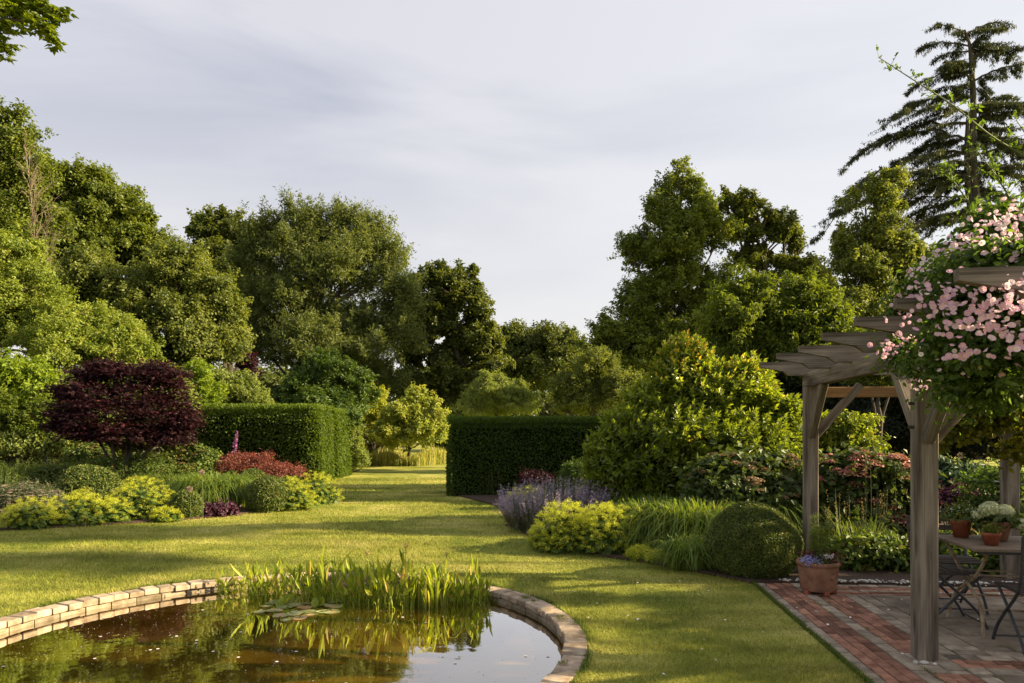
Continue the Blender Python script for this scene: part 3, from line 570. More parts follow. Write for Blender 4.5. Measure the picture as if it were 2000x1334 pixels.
tree('oak_tree', 'oak with dark open branches behind the pointed tree', 'tree',
     [(1430,402,30,20),(1480,416,40,24),(1530,448,30,22),(1548,486,26,20),(1490,465,44,26),(1440,450,34,34),(1470,515,40,24),(1530,535,50,20),(1582,528,28,16),(1600,560,30,16)], 42, 'oak_far', 19000, .24, .17, .50, 22, tr=.42, group=BG, lump=.2, inner=.0, keep=.97, shoot=.2, top=.7, gap=1.0, cov=.55, sub=9)
tree('cherry_tree', 'bright green drooping-leaved tree left of the cedar, in front of the open oak', 'tree',
     [(1470,560,22,22),(1480,610,60,38),(1560,600,52,40),(1425,640,55,38),(1535,650,75,45),(1610,640,60,50),(1455,700,70,46),(1630,700,66,50),(1565,720,80,50),(1420,600,30,30)], 17, 'cherry', 38000, .16, .055, .42, 23, tr=.14, group=BG, droop=.7, shape='h', stems=2)
tree('slender_tree', 'slender airy light green tree in front of the cedar', 'tree',
     [(1742,362,26,24),(1690,405,38,28),(1738,425,40,38),(1672,465,42,30),(1740,495,52,40),(1795,520,36,30),(1690,535,62,42),(1765,580,66,46),(1680,600,60,56),(1640,500,20,22),(1800,600,50,50),(1720,660,90,50)], 20, 'round', 38000, .12, .08, .36, 24, tr=.12, group=BG, lump=.2, shoot=.3, keep=.9, gap=.85, cov=.7, inner=.04)
tree('golden_hawthorn', 'wide golden-green hawthorn spreading below the left trees', 'tree',
     [(30,600,50,34),(100,604,44,28),(60,650,85,46),(150,640,52,34),(205,650,50,32),(250,672,40,28),(135,690,90,40),(15,510,50,60),(40,560,50,40),(-50,560,70,60),(-40,650,80,60),(270,700,40,30),(180,705,90,30)], 25, 'gold', 64000, .13, .09, .42, 25, tr=.16, group=BG, shoot=.25, lump=.2)
tree('golden_shrub', 'bright lime-yellow shrub just right of the maple crown', 'shrub', [(385,752,34,34),(400,785,32,34),(350,760,40,40)], 23.5, 'lime', 14000, .11, .075, .3, 26, tr=.06)
tree('leafy_shrub', 'rounded pale green shrub behind the left end of the hedge', 'shrub', [(448,756,34,26),(488,784,32,28),(430,790,50,30),(500,800,30,20)], 25, 'pale', 15000, .13, .08, .3, 27, tr=.06)
tree('purple_tree', 'small dark purple-leaved tree between the rounded tree and the willow', 'tree', [(478,715,12,20),(485,745,14,22)], 31, 'purple', 2600, .16, .11, .35, 28, tr=.07)
tree('yew_tree', 'domed conifer with layered bright tips behind the clipped hedge', 'tree', [(645,738,56,36),(618,768,50,44),(682,778,34,48),(640,812,80,46),(580,800,40,40)], 27, 'yew', 34000, .22, .07, .3, 29, tr=.14, flat=.45, droop=.15, lump=.1, up=.8)
tree('yellow_shrub', 'small yellow shrub between the conifer and the apple tree', 'shrub', [(728,782,20,22),(742,818,26,32),(720,830,26,30)], 34, 'yellow', 8000, .15, .1, .3, 30, tr=.05)
tree('apple_tree', 'small sunlit apple tree in long grass beyond the hedge gap', 'tree', [(800,792,20,20),(778,824,42,28),(828,826,32,30),(800,856,62,26),(852,850,20,24),(762,846,26,20),(840,790,14,12),(815,775,12,14)], 31, 'apple', 24000, .15, .11, .3, 31, tr=.09, base=(*G(795, 906)[:2], 0), top=.6)
tree('garden_shrub', 'dark bush closing the far right end of the lawn gap', 'shrub', [(880,850,30,36),(905,830,40,30),(868,878,20,26)], 38, 'green', 12000, .18, .12, .35, 32, tr=.06)
tree('weeping_shrub', 'arching shrub with long hanging leaves above the right hedge', 'shrub', [(960,758,24,20),(1000,792,44,18),(935,795,34,26),(975,770,40,18)], 28, 'pale', 11000, .26, .05, .35, 33, tr=.06, droop=.9)
tree('pale_shrub', 'soft pale olive tree standing behind the right hedge', 'tree', [(1150,715,34,26),(1190,735,32,30),(1128,762,42,34),(1180,792,56,36),(1105,795,30,30),(1210,770,40,40)], 27, 'pale', 26000, .13, .06, .35, 34, tr=.1)
bpy.data.objects['pale_shrub'].children[0].data.materials[0] = M['round']
for i, (px, rx, ry, py, Y, lab) in enumerate([(1560,90,60,800,17,'dark evergreen bush behind the glossy shrub'), (1720,90,90,800,16,'dark evergreen behind the pergola, nearer the left post'), (1880,100,100,810,15.5,'dark evergreen behind the pergola table'), (2040,90,110,800,14,'dark evergreen behind the far right pergola post')]):
    tree('evergreen', lab, 'tree', [(px,py-50,rx*.9,ry*.7),(px-20,py+30,rx,ry*.7),(px+30,py-10,rx*.9,ry),(px,py+70,rx,40)], Y, 'darkyew', 20000, .12, .05, .3, 40+i, tr=.12, group='dark evergreens behind the pergola', inner=.25)
tree('young_tree', 'thin young tree whose trunk shows between the two pergola posts', 'tree', [(1715,730,60,40),(1690,690,60,40),(1750,700,50,40)], 13, 'cherry', 9000, .10, .05, .25, 46, tr=.09, base=(W(1712, 900, 13)[0], 13, 0))
tree('variegated_shrub', 'yellow-green glossy shrub glimpsed between the pergola posts', 'shrub', [(1650,850,44,34),(1610,860,30,30),(1680,880,40,30)], 12.4, 'photinia', 6000, .11, .045, .2, 47, tr=.04, base=(W(1640, 900, 12.4)[0], 12.4, 0), shape='h')
for i, (x, y, z_, r_, lab) in enumerate([(13, 3.3, 6.0, 2.0, 'unseen tree right of the frame nearest the viewer, added for its shade'), (13.5, 5.3, 5.3, 1.2, 'second unseen tree right of the frame, added for its shade'), (12, 6.6, 4.4, .9, 'unseen bushy tree right of the patio, added for its shade')]):  # unseen trees added to throw shade on the patio and near lawn
    root = empty('added_shade_tree', (x, y, 0), lab, 'tree', 'unseen trees added right of the frame for their shade'); mb = MB(); crown(mb, sublobes([(x, y, z_*.62, r_, r_, z_*.36), (x+.4, y+.5, z_*.5, r_, r_, z_*.3)], np.random.default_rng(i), 8), 9000, .16, .11, .4, 330+i, gap=.5, spray=1.); mb.build('crown', M['green'], root); mb = MB(); tube(mb, curve((x, y, -.05), (x, y, z_*.8), (.1, 0, 0)), np.linspace(.14, .04, 6), 7); mb.build('trunk', M['bark'], root)
for i, (x, y, z0, z1, r_, lab) in enumerate([(22, 8.4, 10.2, 12.9, .5, 'tall bare-stemmed unseen tree right of the frame, added to shade the lawn, nearer one'), (24, 10.75, 11.0, 14.6, .6, 'tall bare-stemmed unseen tree right of the frame, added to shade the lawn, farther one')]):  # added out of view, high crowns shaped to cast shadow bands on the lawn
    root = empty('added_shade_tree', (x, y, 0), lab, 'tree', 'unseen trees added right of the frame for their shade'); mb = MB(); crown(mb, sublobes([(x, y, (z0+z1)/2, r_*1.6, r_, (z1-z0)/2)], np.random.default_rng(i+9), 9), 6000, .16, .11, .4, 350+i, gap=.7, spray=1.); mb.build('crown', M['green'], root); mb = MB(); tube(mb, curve((x, y, -.05), (x, y, z1-.6), (.1, 0, 0)), np.linspace(.12, .04, 6), 7); mb.build('trunk', M['bark'], root)
# far-off wood closing the horizon
rng = np.random.default_rng(9); lb = []
for i in range(150):
    x = rng.uniform(-110, 110); y = rng.uniform(84, 110); h_ = rng.uniform(7, 11)*(0.75 if -3 < x/ y*100 < 14 else 1.); lb.append((x, y, h_*.5, rng.uniform(3, 6), 3, h_*.55))
mb = MB(); crown(mb, lb, 80000, .7, .5, 1.5, 50); o = centered(mb, 'distant_wood', M['oak_far'], (0, 90, 0)); tag(o, 'far-off band of woodland closing the horizon', None, None, 'stuff')
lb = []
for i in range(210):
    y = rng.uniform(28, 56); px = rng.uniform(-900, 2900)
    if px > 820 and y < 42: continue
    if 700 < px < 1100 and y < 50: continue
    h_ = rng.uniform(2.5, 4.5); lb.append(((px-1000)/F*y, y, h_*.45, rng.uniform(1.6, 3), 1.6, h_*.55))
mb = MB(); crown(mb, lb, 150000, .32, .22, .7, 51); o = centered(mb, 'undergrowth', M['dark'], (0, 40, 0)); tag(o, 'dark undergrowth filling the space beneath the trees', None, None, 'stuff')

# cedar
def cedar():
    Y = 38.; root = empty('cedar_tree', (W(1905, 837, Y)[0], Y, 0), 'tall cedar with tiered drooping branches at the right against the sky', 'tree'); rng = np.random.default_rng(60)
    T = spline([(W(1912, 837, Y)[0], Y, 0), W(1908, 520, Y), W(1905, 400, Y), W(1900, 300, Y), W(1901, 200, Y), W(1897, 120, Y), W(1893, 84, Y), W(1884, 58, Y)], 24); mb = MB(); tube(mb, T, np.linspace(.30, .04, 24), 8)
    tube(mb, spline([W(1906, 450, Y), W(1892, 380, Y), W(1888, 300, Y), W(1890, 230, Y)], 10), np.linspace(.2, .08, 10), 7)
    fo = MB()
    tips = [(1818,52,66,0),(1985,37,66,.2),(1818,76,90,.4),(1938,66,90,-.3),(1835,108,100,.3),(2005,112,100,.2),(1828,150,130,-.4),(1793,160,140,.3),(2000,138,160,-.2),(1950,190,170,.5),(1761,214,190,.1),(2000,172,220,.3),(1850,190,170,-.5),(1700,262,225,-.2),(1678,298,240,.2),(1960,230,210,-.6),(2010,230,240,-.1),(1750,330,265,.5),(1656,376,300,0),(2040,290,270,.3),(1960,300,270,-.5),(1720,400,320,-.5),(1760,420,330,.6),(1596,449,345,.1),(1610,420,350,-.3),(2080,380,330,.2),(2000,370,330,-.6),(1820,480,400,.7),(1700,470,390,.4),(1990,450,390,.5),(2110,470,400,0),(1850,330,280,-.8),(1840,400,330,.8),(1950,360,310,.8),(1660,520,420,-.2),(1800,540,460,-.6)]
    def Lpx(py): return np.interp(py, [60, 110, 215, 300, 380, 450, 560], [55, 95, 140, 215, 240, 290, 300])
    for q in range(30):
        sy = 75+430*(q/30.)**.9; az = rng.uniform(0, 2*PI); l_ = Lpx(sy)*rng.uniform(.45, .95); tips.append((1902+math.cos(az)*l_, sy+rng.uniform(-28, 22), sy, math.sin(az)*.9 if abs(math.cos(az)) > .25 else 2.5*math.sin(az)))
    for (tx, ty, sy, dy) in tips:
        p0 = np.array([np.interp(W(0, sy, Y)[2], T[:, 2], T[:, q]) for q in range(3)]); e = W(tx, ty, Y); L = np.linalg.norm(e-p0); e[1] += dy*L*1.1
        c = spline([p0, p0+(e-p0)*.35+np.array((0, 0, .10*L)), p0+(e-p0)*.72+np.array((0, 0, .09*L)), e], 14); c[-4:, 2] -= np.array((.0, .01, .03, .06))*L; c[2:-1] += rng.normal(size=(11, 3))*.012*L; tube(mb, c, np.linspace(.03+.010*L, .010, 14), 5, cap=False)
        h = unit((e-p0)*np.array((1, 1, 0))); sd = np.array((-h[1], h[0], 0)); nb = int(7+L*3.6)
        for s_ in np.linspace(.07, 1, nb)+rng.normal(size=nb)*.012:
            s_ = min(max(s_, .05), 1.)
            p = np.array([np.interp(s_*13, np.arange(14), c[:, q]) for q in range(3)])
            for sg in (-1, 1):
                l = L*(.07+.36*rng.uniform()**2)*(1.2-s_)+.12; d = unit(h*.75+sd*sg*rng.uniform(.35, 1)-np.array((0, 0, .12+.2*rng.uniform()))); q = curve(p, p+d*l-np.array((0, 0, .16*l)), (0, 0, .07*l), 4); tube(mb, q, np.linspace(.016, .006, 4), 3, cap=False)
                m_ = int((8+l*95)*min(2.2, rng.exponential(.9))); t_ = rng.uniform(.15, 1.05, m_)[:, None]; Q = q[0]+(q[-1]-q[0])*t_+np.array((0, 0, .04)); Q = Q+rng.normal(size=(m_, 3))*np.array((.05, .05, .02))
                Dn = unit(rng.normal(size=(m_, 3))*.55+d*.5+np.array((0, 0, -.1))); hang = rng.uniform(size=m_) < .3; Dn[hang] = unit(rng.normal(size=(hang.sum(), 3))*.35+np.array((0, 0, -1.)))
                leafset(fo, Q, Dn, unit(rng.normal(size=(m_, 3))*.4+np.array((0, 0, 1.))+h*.2), rng.uniform(.10, .19, m_)*np.where(hang, 1.5, 1), .044, np.clip(rng.uniform()*.5+rng.uniform(size=m_)*.5, 0, 1))
    mb.build('trunk', M['bark'], root); fo.build('crown', M['cedar'], root)
cedar()

# overhanging oak at the top left (its trunk stands left of the frame)
r0 = empty('overhanging_oak', (-8.2, 6.2, 0), 'oak branch with lobed leaves reaching in at the top left corner', 'tree'); mb = MB(); rng = np.random.default_rng(61)
T = spline([(-8.2, 6.2, 0), (-8.1, 6.2, 3), (-8.3, 6.3, 6.5), (-8.2, 6.2, 8.5)], 12); tube(mb, T, np.linspace(.32, .12, 12), 10)
br = [spline([T[6], W(-260, 70, 6.3), W(-60, 44, 6.2), W(60, 42, 6.1), W(94, 66, 6.05)], 12), spline([W(-60, 44, 6.2), W(20, 22, 6.2), W(70, 12, 6.2), W(104, 24, 6.15)], 8), spline([W(-120, 50, 6.2), W(-40, 72, 6.2), W(10, 82, 6.2)], 6), spline([W(-40, 44, 6.2), W(10, 8, 6.3), W(50, -22, 6.3)], 6)]
fo = MB()
for bi, c in enumerate(br):
    tube(mb, c, np.linspace(.05 if bi == 0 else .014, .004, len(c)), 5)
    pts = c[len(c)//3:] if bi == 0 else c
    for p in pts:
        for q in range(5):
            e = p+unit(rng.normal(size=3)*np.array((1, 1, .55)))*rng.uniform(.04, .17); tube(mb, curve(p, e, (0, 0, .01), 3), (.004, .003, .002), 3, cap=False)
            m_ = 9; az = rng.uniform(0, 6.28, m_); D = np.stack([np.cos(az), np.sin(az), rng.uniform(-.4, .3, m_)], -1); D = unit(D); Nn = unit(rng.normal(size=(m_, 3))*.4+np.array((0, 0, 1.)))
            P0 = e+rng.normal(size=(m_, 3))*.018
            for (ka, kl) in ((0, 1), (.75, .6), (-.75, .6)):   # lobed leaf from three lobes
                Sd = np.cross(D, Nn); D2 = unit(D*math.cos(ka)+Sd*math.sin(ka)); leafset(fo, P0+D*.012, D2, Nn, .07*kl, .034, rng.uniform(size=m_)*.6+.2, 'd')
mb.build('trunk', M['bark'], r0); fo.build('crown', leafmat('near_oak_leaf', (.06, .10, .012), (.17, .21, .02), (.30, .22, .03), tr=.5, tw=(1.5, 1.5, .4)), r0)

# ------------------------------------------------------------------ hedges, far fence, long grass
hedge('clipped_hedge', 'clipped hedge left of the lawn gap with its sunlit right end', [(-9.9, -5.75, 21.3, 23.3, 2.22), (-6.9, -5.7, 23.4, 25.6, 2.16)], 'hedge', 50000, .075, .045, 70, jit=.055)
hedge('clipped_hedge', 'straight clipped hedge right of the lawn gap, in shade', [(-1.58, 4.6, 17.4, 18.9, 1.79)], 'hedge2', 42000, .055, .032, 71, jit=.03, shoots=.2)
tree('laurel_bush', 'bright lime-green broadleaf bush at the left edge beside the maple', 'shrub', [(30,752,62,40),(78,745,28,28),(-20,740,60,40),(-80,750,80,50),(10,800,90,40)], 20.5, 'lime', 26000, .14, .06, .3, 72, tr=.06, droop=.4, fine=.95)
tree('laurel_bush', 'lower part of the lime bush, its shade put into darker leaves, left of the maple', 'shrub', [(20,822,80,34),(80,830,50,30),(-60,830,80,44),(120,850,40,24)], 19.6, 'cherry', 16000, .11, .06, .26, 77, tr=.06)  # shadowed lower laurel, the shade put into a darker leaf colour
tree('backing_shrub', 'pale green shrubbery glimpsed through and below the maple', 'shrub', [(200,790,90,50),(300,800,80,50),(130,780,60,44),(360,830,50,34),(230,850,120,34)], 22.0, 'pale', 22000, .11, .07, .3, 78, tr=.06)
tree('hedge_shrub', 'loose leafy bush at the far end of the left hedge', 'shrub', [(672,850,30,26),(690,880,28,34),(668,905,24,26),(700,905,18,24),(680,830,18,18)], 26, 'apple', 13000, .09, .06, .22, 73, tr=.04, limbs=False)
bpy.data.objects['hedge_shrub'].children[0].data.materials[0] = M['pale']
fr_ = empty('wooden_fence', (*W(715, 880, 36)[:2], 0), 'pale horizontal-board fence glimpsed left of the apple tree', 'fence')
mb = MB(); 
for i in range(6): box(mb, (W(712, 0, 36)[0], 36, .25+i*.2), (2.2, .03, .16), r=.5)
mb.build('board_panel', M['fence'], fr_)
for dx in (-1.1, 1.1): mb = MB(); box(mb, (W(712, 0, 36)[0]+dx, 36.07, .7), (.1, .1, 1.5)); mb.build('post', M['fence'], fr_)
rng = np.random.default_rng(74); n = 16000; P = np.stack([rng.uniform(-9, -2.9, n), rng.uniform(31.2, 35.5, n), 0*np.zeros(n)], -1); P = P[(P[:, 1] > 31+.45*np.sin(P[:, 0]*1.7)+np.maximum(0, P[:, 0]+4.4)*1.6) & (P[:, 0] < -3.0)]; n = len(P)
mb = MB(); blades(mb, P, rng.uniform(0, 6.28, n), rng.uniform(.2, .72, n)*(1+.3*np.sin(P[:, 0]*3)), rng.uniform(.03, .25, n), .02, rng.uniform(size=n), 3)
tag(centered(mb, 'long_grass', M['meadow'], (-5, 32, 0)), 'uncut seeding grass round the apple tree', None, None, 'stuff')

# ------------------------------------------------------------------ maple
def maple():
    Y = 17.4; lst = [(172,738,30,16),(208,722,32,18),(255,738,58,24),(305,722,34,18),(330,738,30,20),(128,768,22,18),(178,772,56,26),(255,775,78,34),(335,785,38,32),(356,818,16,24),(142,805,38,20),(225,812,84,34),(300,820,62,34),(178,846,50,18),(262,850,78,24),(332,852,32,20),(124,832,22,12)]
    lobes = LW(lst, Y, dz=1.0, seed=5); root = empty('japanese_maple', (W(238, 900, Y)[0], Y, 0), 'dark purple maple with spreading layered crown in the left bed', 'tree'); rng = np.random.default_rng(6)
    mb = MB(); L = np.array(lobes); n = 21000; ci_n = 800; li = rng.choice(len(L), ci_n); d = unit(rng.normal(size=(ci_n, 3))); Cc = L[li, :3]+d*L[li, 3:]*rng.uniform(.45, 1.08, (ci_n, 1)); ci = rng.integers(0, ci_n, n)
    P = Cc[ci]+rng.normal(size=(n, 3))*np.array((.16, .16, .04)); az = rng.uniform(0, 6.28, n); D = unit(np.stack([np.cos(az), np.sin(az), rng.uniform(-.75, -.05, n)], -1)); Nn = unit(rng.normal(size=(n, 3))*.35+np.array((0, 0, 1.))); Sd = unit(np.cross(D, Nn)); rr_ = np.clip(rng.uniform(size=ci_n)[ci]*.5+rng.uniform(size=n)*.5, 0, 1)
    for ka, kl in ((0, 1), (.6, .85), (-.6, .85), (1.2, .55), (-1.2, .55)): leafset(mb, P, unit(D*math.cos(ka)+Sd*math.sin(ka)), Nn, .085*kl, .024, rr_)
    mb.build('crown', M['purple'], root); mb = MB(); b = np.array(root.location)
    for i in range(7):
        s0 = b+np.array((rng.uniform(-.12, .12), rng.uniform(-.1, .1), 0)); tgt = L[int(i*2.5) % len(L), :3]; st = s0+(tgt-s0)*np.array((.22, .3, .45)); c = spline([s0, st, s0+(tgt-s0)*np.array((.6, .6, .8)), tgt], 10); tube(mb, c, np.linspace(.045, .012, 10), 6)
        for l in L[rng.choice(len(L), 4)]: tube(mb, curve(c[5], l[:3], (0, 0, .1), 6, rng, .04), np.linspace(.018, .005, 6), 4, cap=False)
    mb.build('trunk', M['bark'], root)
maple()

# ------------------------------------------------------------------ glossy shrub right
def rosette_shrub(name, label, lst, Y, leaf, nsh, L, Wd, seed, base, lv=13, keep=.75):
    lobes = np.array(LW(lst, Y, seed=seed)); root = empty(name, base, label, 'shrub'); rng = np.random.default_rng(seed); mb = MB(); ar = lobes[:, 3]*lobes[:, 5]; li = rng.choice(len(lobes), nsh, p=ar/ar.sum()); d = unit(rng.normal(size=(nsh, 3))+np.array((0, 0, .15)))
    P = lobes[li, :3]+d*lobes[li, 3:]*(1-np.abs(rng.normal(size=(nsh, 1)))*.18+(rng.uniform(size=(nsh, 1)) < .22)*rng.uniform(.05, .35, (nsh, 1))); ok = P[:, 2] > .15
    for q, l in enumerate(lobes): ok &= ~((li != q) & ((((P-l[:3])/(l[3:]*keep))**2).sum(1) < 1))
    P, d, li = P[ok], d[ok], li[ok]; ax = unit(d*.8+np.array((0, 0, .75))+rng.normal(size=d.shape)*.25); sh = rng.uniform(.16, .30, len(P)); st = MB()
    topness = np.clip((P[:, 2]-1.4)/1.4, 0, 1)
    for j in range(lv):
        f = j/(lv-1.); az = j*2.4+rng.uniform(0, .4, len(P)); a1 = unit(np.cross(ax, np.array((.3, .9, .1)))); a2 = np.cross(ax, a1); rad = a1*np.cos(az)[:, None]+a2*np.sin(az)[:, None]; el = .25+1.0*f
        D = unit(rad*math.cos(el)+ax*math.sin(el)); Nn = unit(ax*math.cos(el)-rad*math.sin(el)+rng.normal(size=D.shape)*.25); r_ = np.clip(.15+.5*rng.uniform(size=len(P))+(.40*topness*(f > .55)*(rng.uniform(size=len(P)) < .7)), 0, 1)
        leafset(mb, P+ax*(sh*(f-.4))[:, None], D, Nn, L*rng.uniform(.8, 1.2, len(P))*(1-.3*f), Wd, r_, 'h', curl=.18)
    for i in range(0, len(P), 3):
        c = lobes[li[i], :3]; tube(st, curve(P[i]+ax[i]*sh[i]*.5, P[i]*.45+c*.55-np.array((0, 0, .1)), (0, 0, -.04), 4), (.003, .004, .006, .007), 3, cap=False)
    b = np.array(base)
    for l in lobes: tube(st, curve(b, l[:3], (0, 0, .15), 6, rng, .04), np.linspace(.04, .012, 6), 5)
    # shaded inner leaves
    crown(mb, [tuple(l[:3])+tuple(l[3:]*.8) for l in lobes], int(len(P)*7), L*.9, Wd*1.1, .22, seed+1, inner=.5, keep=.3)
    mb.build('foliage', M[leaf], root); st.build('branches', M['bark'], root)
rosette_shrub('glossy_shrub', 'big glossy evergreen shrub with orange-tipped shoots left of the pergola',
    [(1335,690,26,24),(1300,715,16,20),(1365,705,20,24),(1325,740,46,30),(1410,745,30,26),(1395,770,44,34),(1450,760,55,44),(1270,790,46,36),(1370,800,80,50),(1480,800,46,34),(1530,815,28,30),(1240,840,56,40),(1190,880,34,36),(1330,860,100,50),(1450,870,90,50),(1250,910,80,44),(1380,930,120,44),(1500,930,60,40),(1180,930,30,34),(1530,880,40,50)], 12.0, 'photinia', 3400, .115, .045, 81, (W(1380, 900, 12)[0], 12, 0))

# ------------------------------------------------------------------ box balls, mounds
BB = 'clipped box balls and domes'
c = G(1470, 1122); dome('box_ball', 'large clipped box dome at the corner of the patio', 'topiary', c, .505, .50, .79, 'box', 62000, .020, .013, 90, BB, jit=.008)
c = G(172, 1002); c[1] += .6; c[0] *= (c[1])/(c[1]-.6); dome('box_ball', 'broad clipped dome in front of the maple trunk', 'topiary', c, .62, .55, .88, 'box', 16000, .040, .027, 91, BB)
dome('box_ball', 'dark flat dome behind, left of the maple trunk', 'topiary', G(118, 968), .75, .6, .72, 'box', 8000, .045, .03, 92, BB)
c = G(352, 1016); dome('box_ball', 'smallest round box ball at the lawn edge', 'topiary', c+np.array((0, .25, 0)), .27, .27, .50, 'box', 8000, .030, .020, 93, BB)
c = G(508, 1004); dome('box_ball', 'round dark box ball beside the lime flower mounds', 'topiary', c+np.array((0, .4, 0)), .39, .39, .68, 'box', 13000, .032, .022, 94, BB)
dome('box_ball', 'low box mound tucked behind the round dark ball', 'topiary', G(492, 968), .42, .4, .62, 'box', 7000, .040, .027, 95, BB)
dome('box_ball', 'low flat box mound left of the red-leaved shrub', 'topiary', G(455, 962), .4, .4, .55, 'box', 6000, .040, .027, 96, BB)

def mantle(name, label, c, rx, ry, h, seed, ns=1.):
    rng = np.random.default_rng(seed); root = empty(name, (c[0], c[1], 0), label, 'plant', 'lime-flowered mantle clumps'); mb = MB(); n = int(420*ns*(rx*ry/.16)**.5)
    d = unit(rng.normal(size=(n, 3))); d[:, 2] = np.abs(d[:, 2]); P = d*np.array((rx, ry, h*.72))*rng.uniform(.6, 1, (n, 1))+np.array((c[0], c[1], .02)); Nn = unit(d*.6+np.array((0, 0, .8))+rng.normal(size=(n, 3))*.35); disc(mb, P, Nn, rng.uniform(.028, .06, n), rng.uniform(size=n), 8, cone=-.25)
    mb.build('leaves', M['alch_leaf'], root)
    mb = MB(); ns_ = int(170*ns*(rx*ry/.16)**.5); lum = rng.normal(size=(5, 3)); 
    d = unit(rng.normal(size=(ns_, 3))+lum[rng.integers(0, 5, ns_)]*.35); d[:, 2] = np.abs(d[:, 2])*.95+.06; d = unit(d); S0 = d*np.array((rx*1.03, ry*1.03, h*.9))*rng.uniform(.86, 1.1, (ns_, 1))+np.array((c[0], c[1], .03)); m_ = 50
    o = unit(rng.normal(size=(ns_, m_, 3)))*rng.uniform(.2, 1, (ns_, m_, 1))*np.array((.052, .052, .038)); Q = (S0[:, None]+o).reshape(-1, 3); k_ = len(Q); az = rng.uniform(0, 6.28, k_); D = unit(np.stack([np.cos(az), np.sin(az), rng.uniform(-.3, .6, k_)], -1)); leafset(mb, Q, D, unit(rng.normal(size=(k_, 3))*.6+np.array((0, 0, 1.))), rng.uniform(.009, .018, k_), .012, np.clip(rng.uniform(size=k_)*.7+np.repeat(rng.uniform(size=ns_)*.3, m_), 0, 1), curl=0)
    mb.build('flower_sprays', M['alch_fl'], root)
    return root
def GZ(px, py, dy): c = G(px, py); s_ = (c[1]+dy)/c[1]; return c*np.array((s_, s_, 0))
mantle('lady_mantle', 'lime-flowered clump under the dusty pink plant at the left edge', GZ(62, 1036, .35), .46, .40, .50, 100)
mantle('lady_mantle', 'lime-flowered clump below the broad box dome', GZ(158, 1030, .4), .56, .46, .60, 101)
mantle('lady_mantle', 'small lime-flowered clump between two larger ones in the left bed', GZ(215, 1026, .3), .36, .32, .46, 102)
mantle('lady_mantle', 'tallest lime-flowered clump left of the smallest box ball', GZ(275, 1020, .5), .60, .5, .78, 103, 1.2)
mantle('lady_mantle', 'lime-flowered tuft spilling on to the lawn by the smallest box ball', GZ(325, 1021, .15), .26, .2, .26, 104)
mantle('lady_mantle', 'yellow-green clump just right of the round dark box ball', GZ(572, 1000, .4), .44, .40, .66, 105)
mantle('lady_mantle', 'yellow-green clump at the right tip of the left bed', GZ(618, 988, .5), .55, .5, .72, 106)
mantle('lady_mantle', 'large lime-flowered clump in front of the catmint, left half', GZ(1105, 1084, .42), .48, .42, .68, 107, 1.9)
mantle('lady_mantle', 'large lime-flowered clump in front of the strap-leaved clump, right half', GZ(1188, 1090, .45), .50, .42, .66, 108, 1.9)
mantle('lady_mantle', 'narrow lime-flowered tuft at the bare soil end of the right bed', GZ(1055, 1068, .15), .14, .14, .30, 109, 1.4)
mantle('lady_mantle', 'low lime-flowered tuft at the foot of the strap leaves, left of two', GZ(1250, 1098, .12), .16, .13, .16, 110, 1.5)
mantle('lady_mantle', 'low lime-flowered tuft at the foot of the strap leaves, right of two', GZ(1290, 1104, .12), .16, .12, .15, 111, 1.5)
mantle('lady_mantle', 'yellow-green mound behind the catmint near the right hedge', GZ(1030, 1000, .4), .50, .45, .48, 112)

def straps(name, label, c, rx, ry, n, h, reach, wd, leaf, seed, cat='plant', group=None, pw=2.2):
    n = int(n*1.5); wd *= .8
    rng = np.random.default_rng(seed); root = empty(name, (c[0], c[1], 0), label, cat, group); a = rng.uniform(0, 6.28, n); r_ = np.sqrt(rng.uniform(size=n)); P = np.stack([c[0]+np.cos(a)*r_*rx, c[1]+np.sin(a)*r_*ry, np.full(n, .02)], -1)
    az = a+rng.normal(size=n)*.9; mb = MB(); hh = h*rng.uniform(.55, 1.1, n); blades(mb, P, az, hh, reach*rng.uniform(.2, 1.35, n), wd*rng.uniform(.7, 1.3, n), np.clip(rng.normal(size=n)*.22+.5, 0, 1), 5, pw=pw); mb.build('leaves', M[leaf], root); return root
SG = 'strap-leaved clumps'
straps('daylily', 'arching strap-leaved clump beside the large lime-flowered clump', GZ(1290, 1090, .75), .5, .42, 1500, .74, .62, .022, 'lily', 120, group=SG)
straps('daylily', 'arching strap-leaved clump just left of the large box dome', GZ(1370, 1105, .85), .45, .4, 1300, .78, .60, .022, 'lily', 121, group=SG)
straps('daylily', 'strap-leaved clump behind the large box dome', GZ(1500, 1090, .9), .6, .4, 1200, .80, .55, .020, 'lily', 122, group=SG)
straps('daylily', 'taller back row of strap leaves below the glossy shrub', GZ(1280, 1045, .5), .7, .35, 1300, .74, .5, .022, 'lily', 123, group=SG)
straps('daylily', 'lush grassy clump between the smallest box ball and the round dark one', GZ(420, 1004, .9), .60, .55, 1500, .80, .65, .030, 'lily', 124, group=SG)
straps('daylily', 'low grassy clump behind, right of the maple trunk', GZ(320, 985, 1.2), .7, .5, 1200, .66, .5, .026, 'grassy', 125, group=SG)
straps('daylily', 'green grassy patch under the maple, between trunk and hedge', GZ(340, 950, .5), .9, .5, 1000, .75, .45, .035, 'grassy', 126, group=SG)
straps('daylily', 'small strap-leaved clump filling the bed edge left of the large box dome', GZ(1350, 1122, .28), .28, .2, 420, .42, .4, .018, 'lily', 127, group=SG)
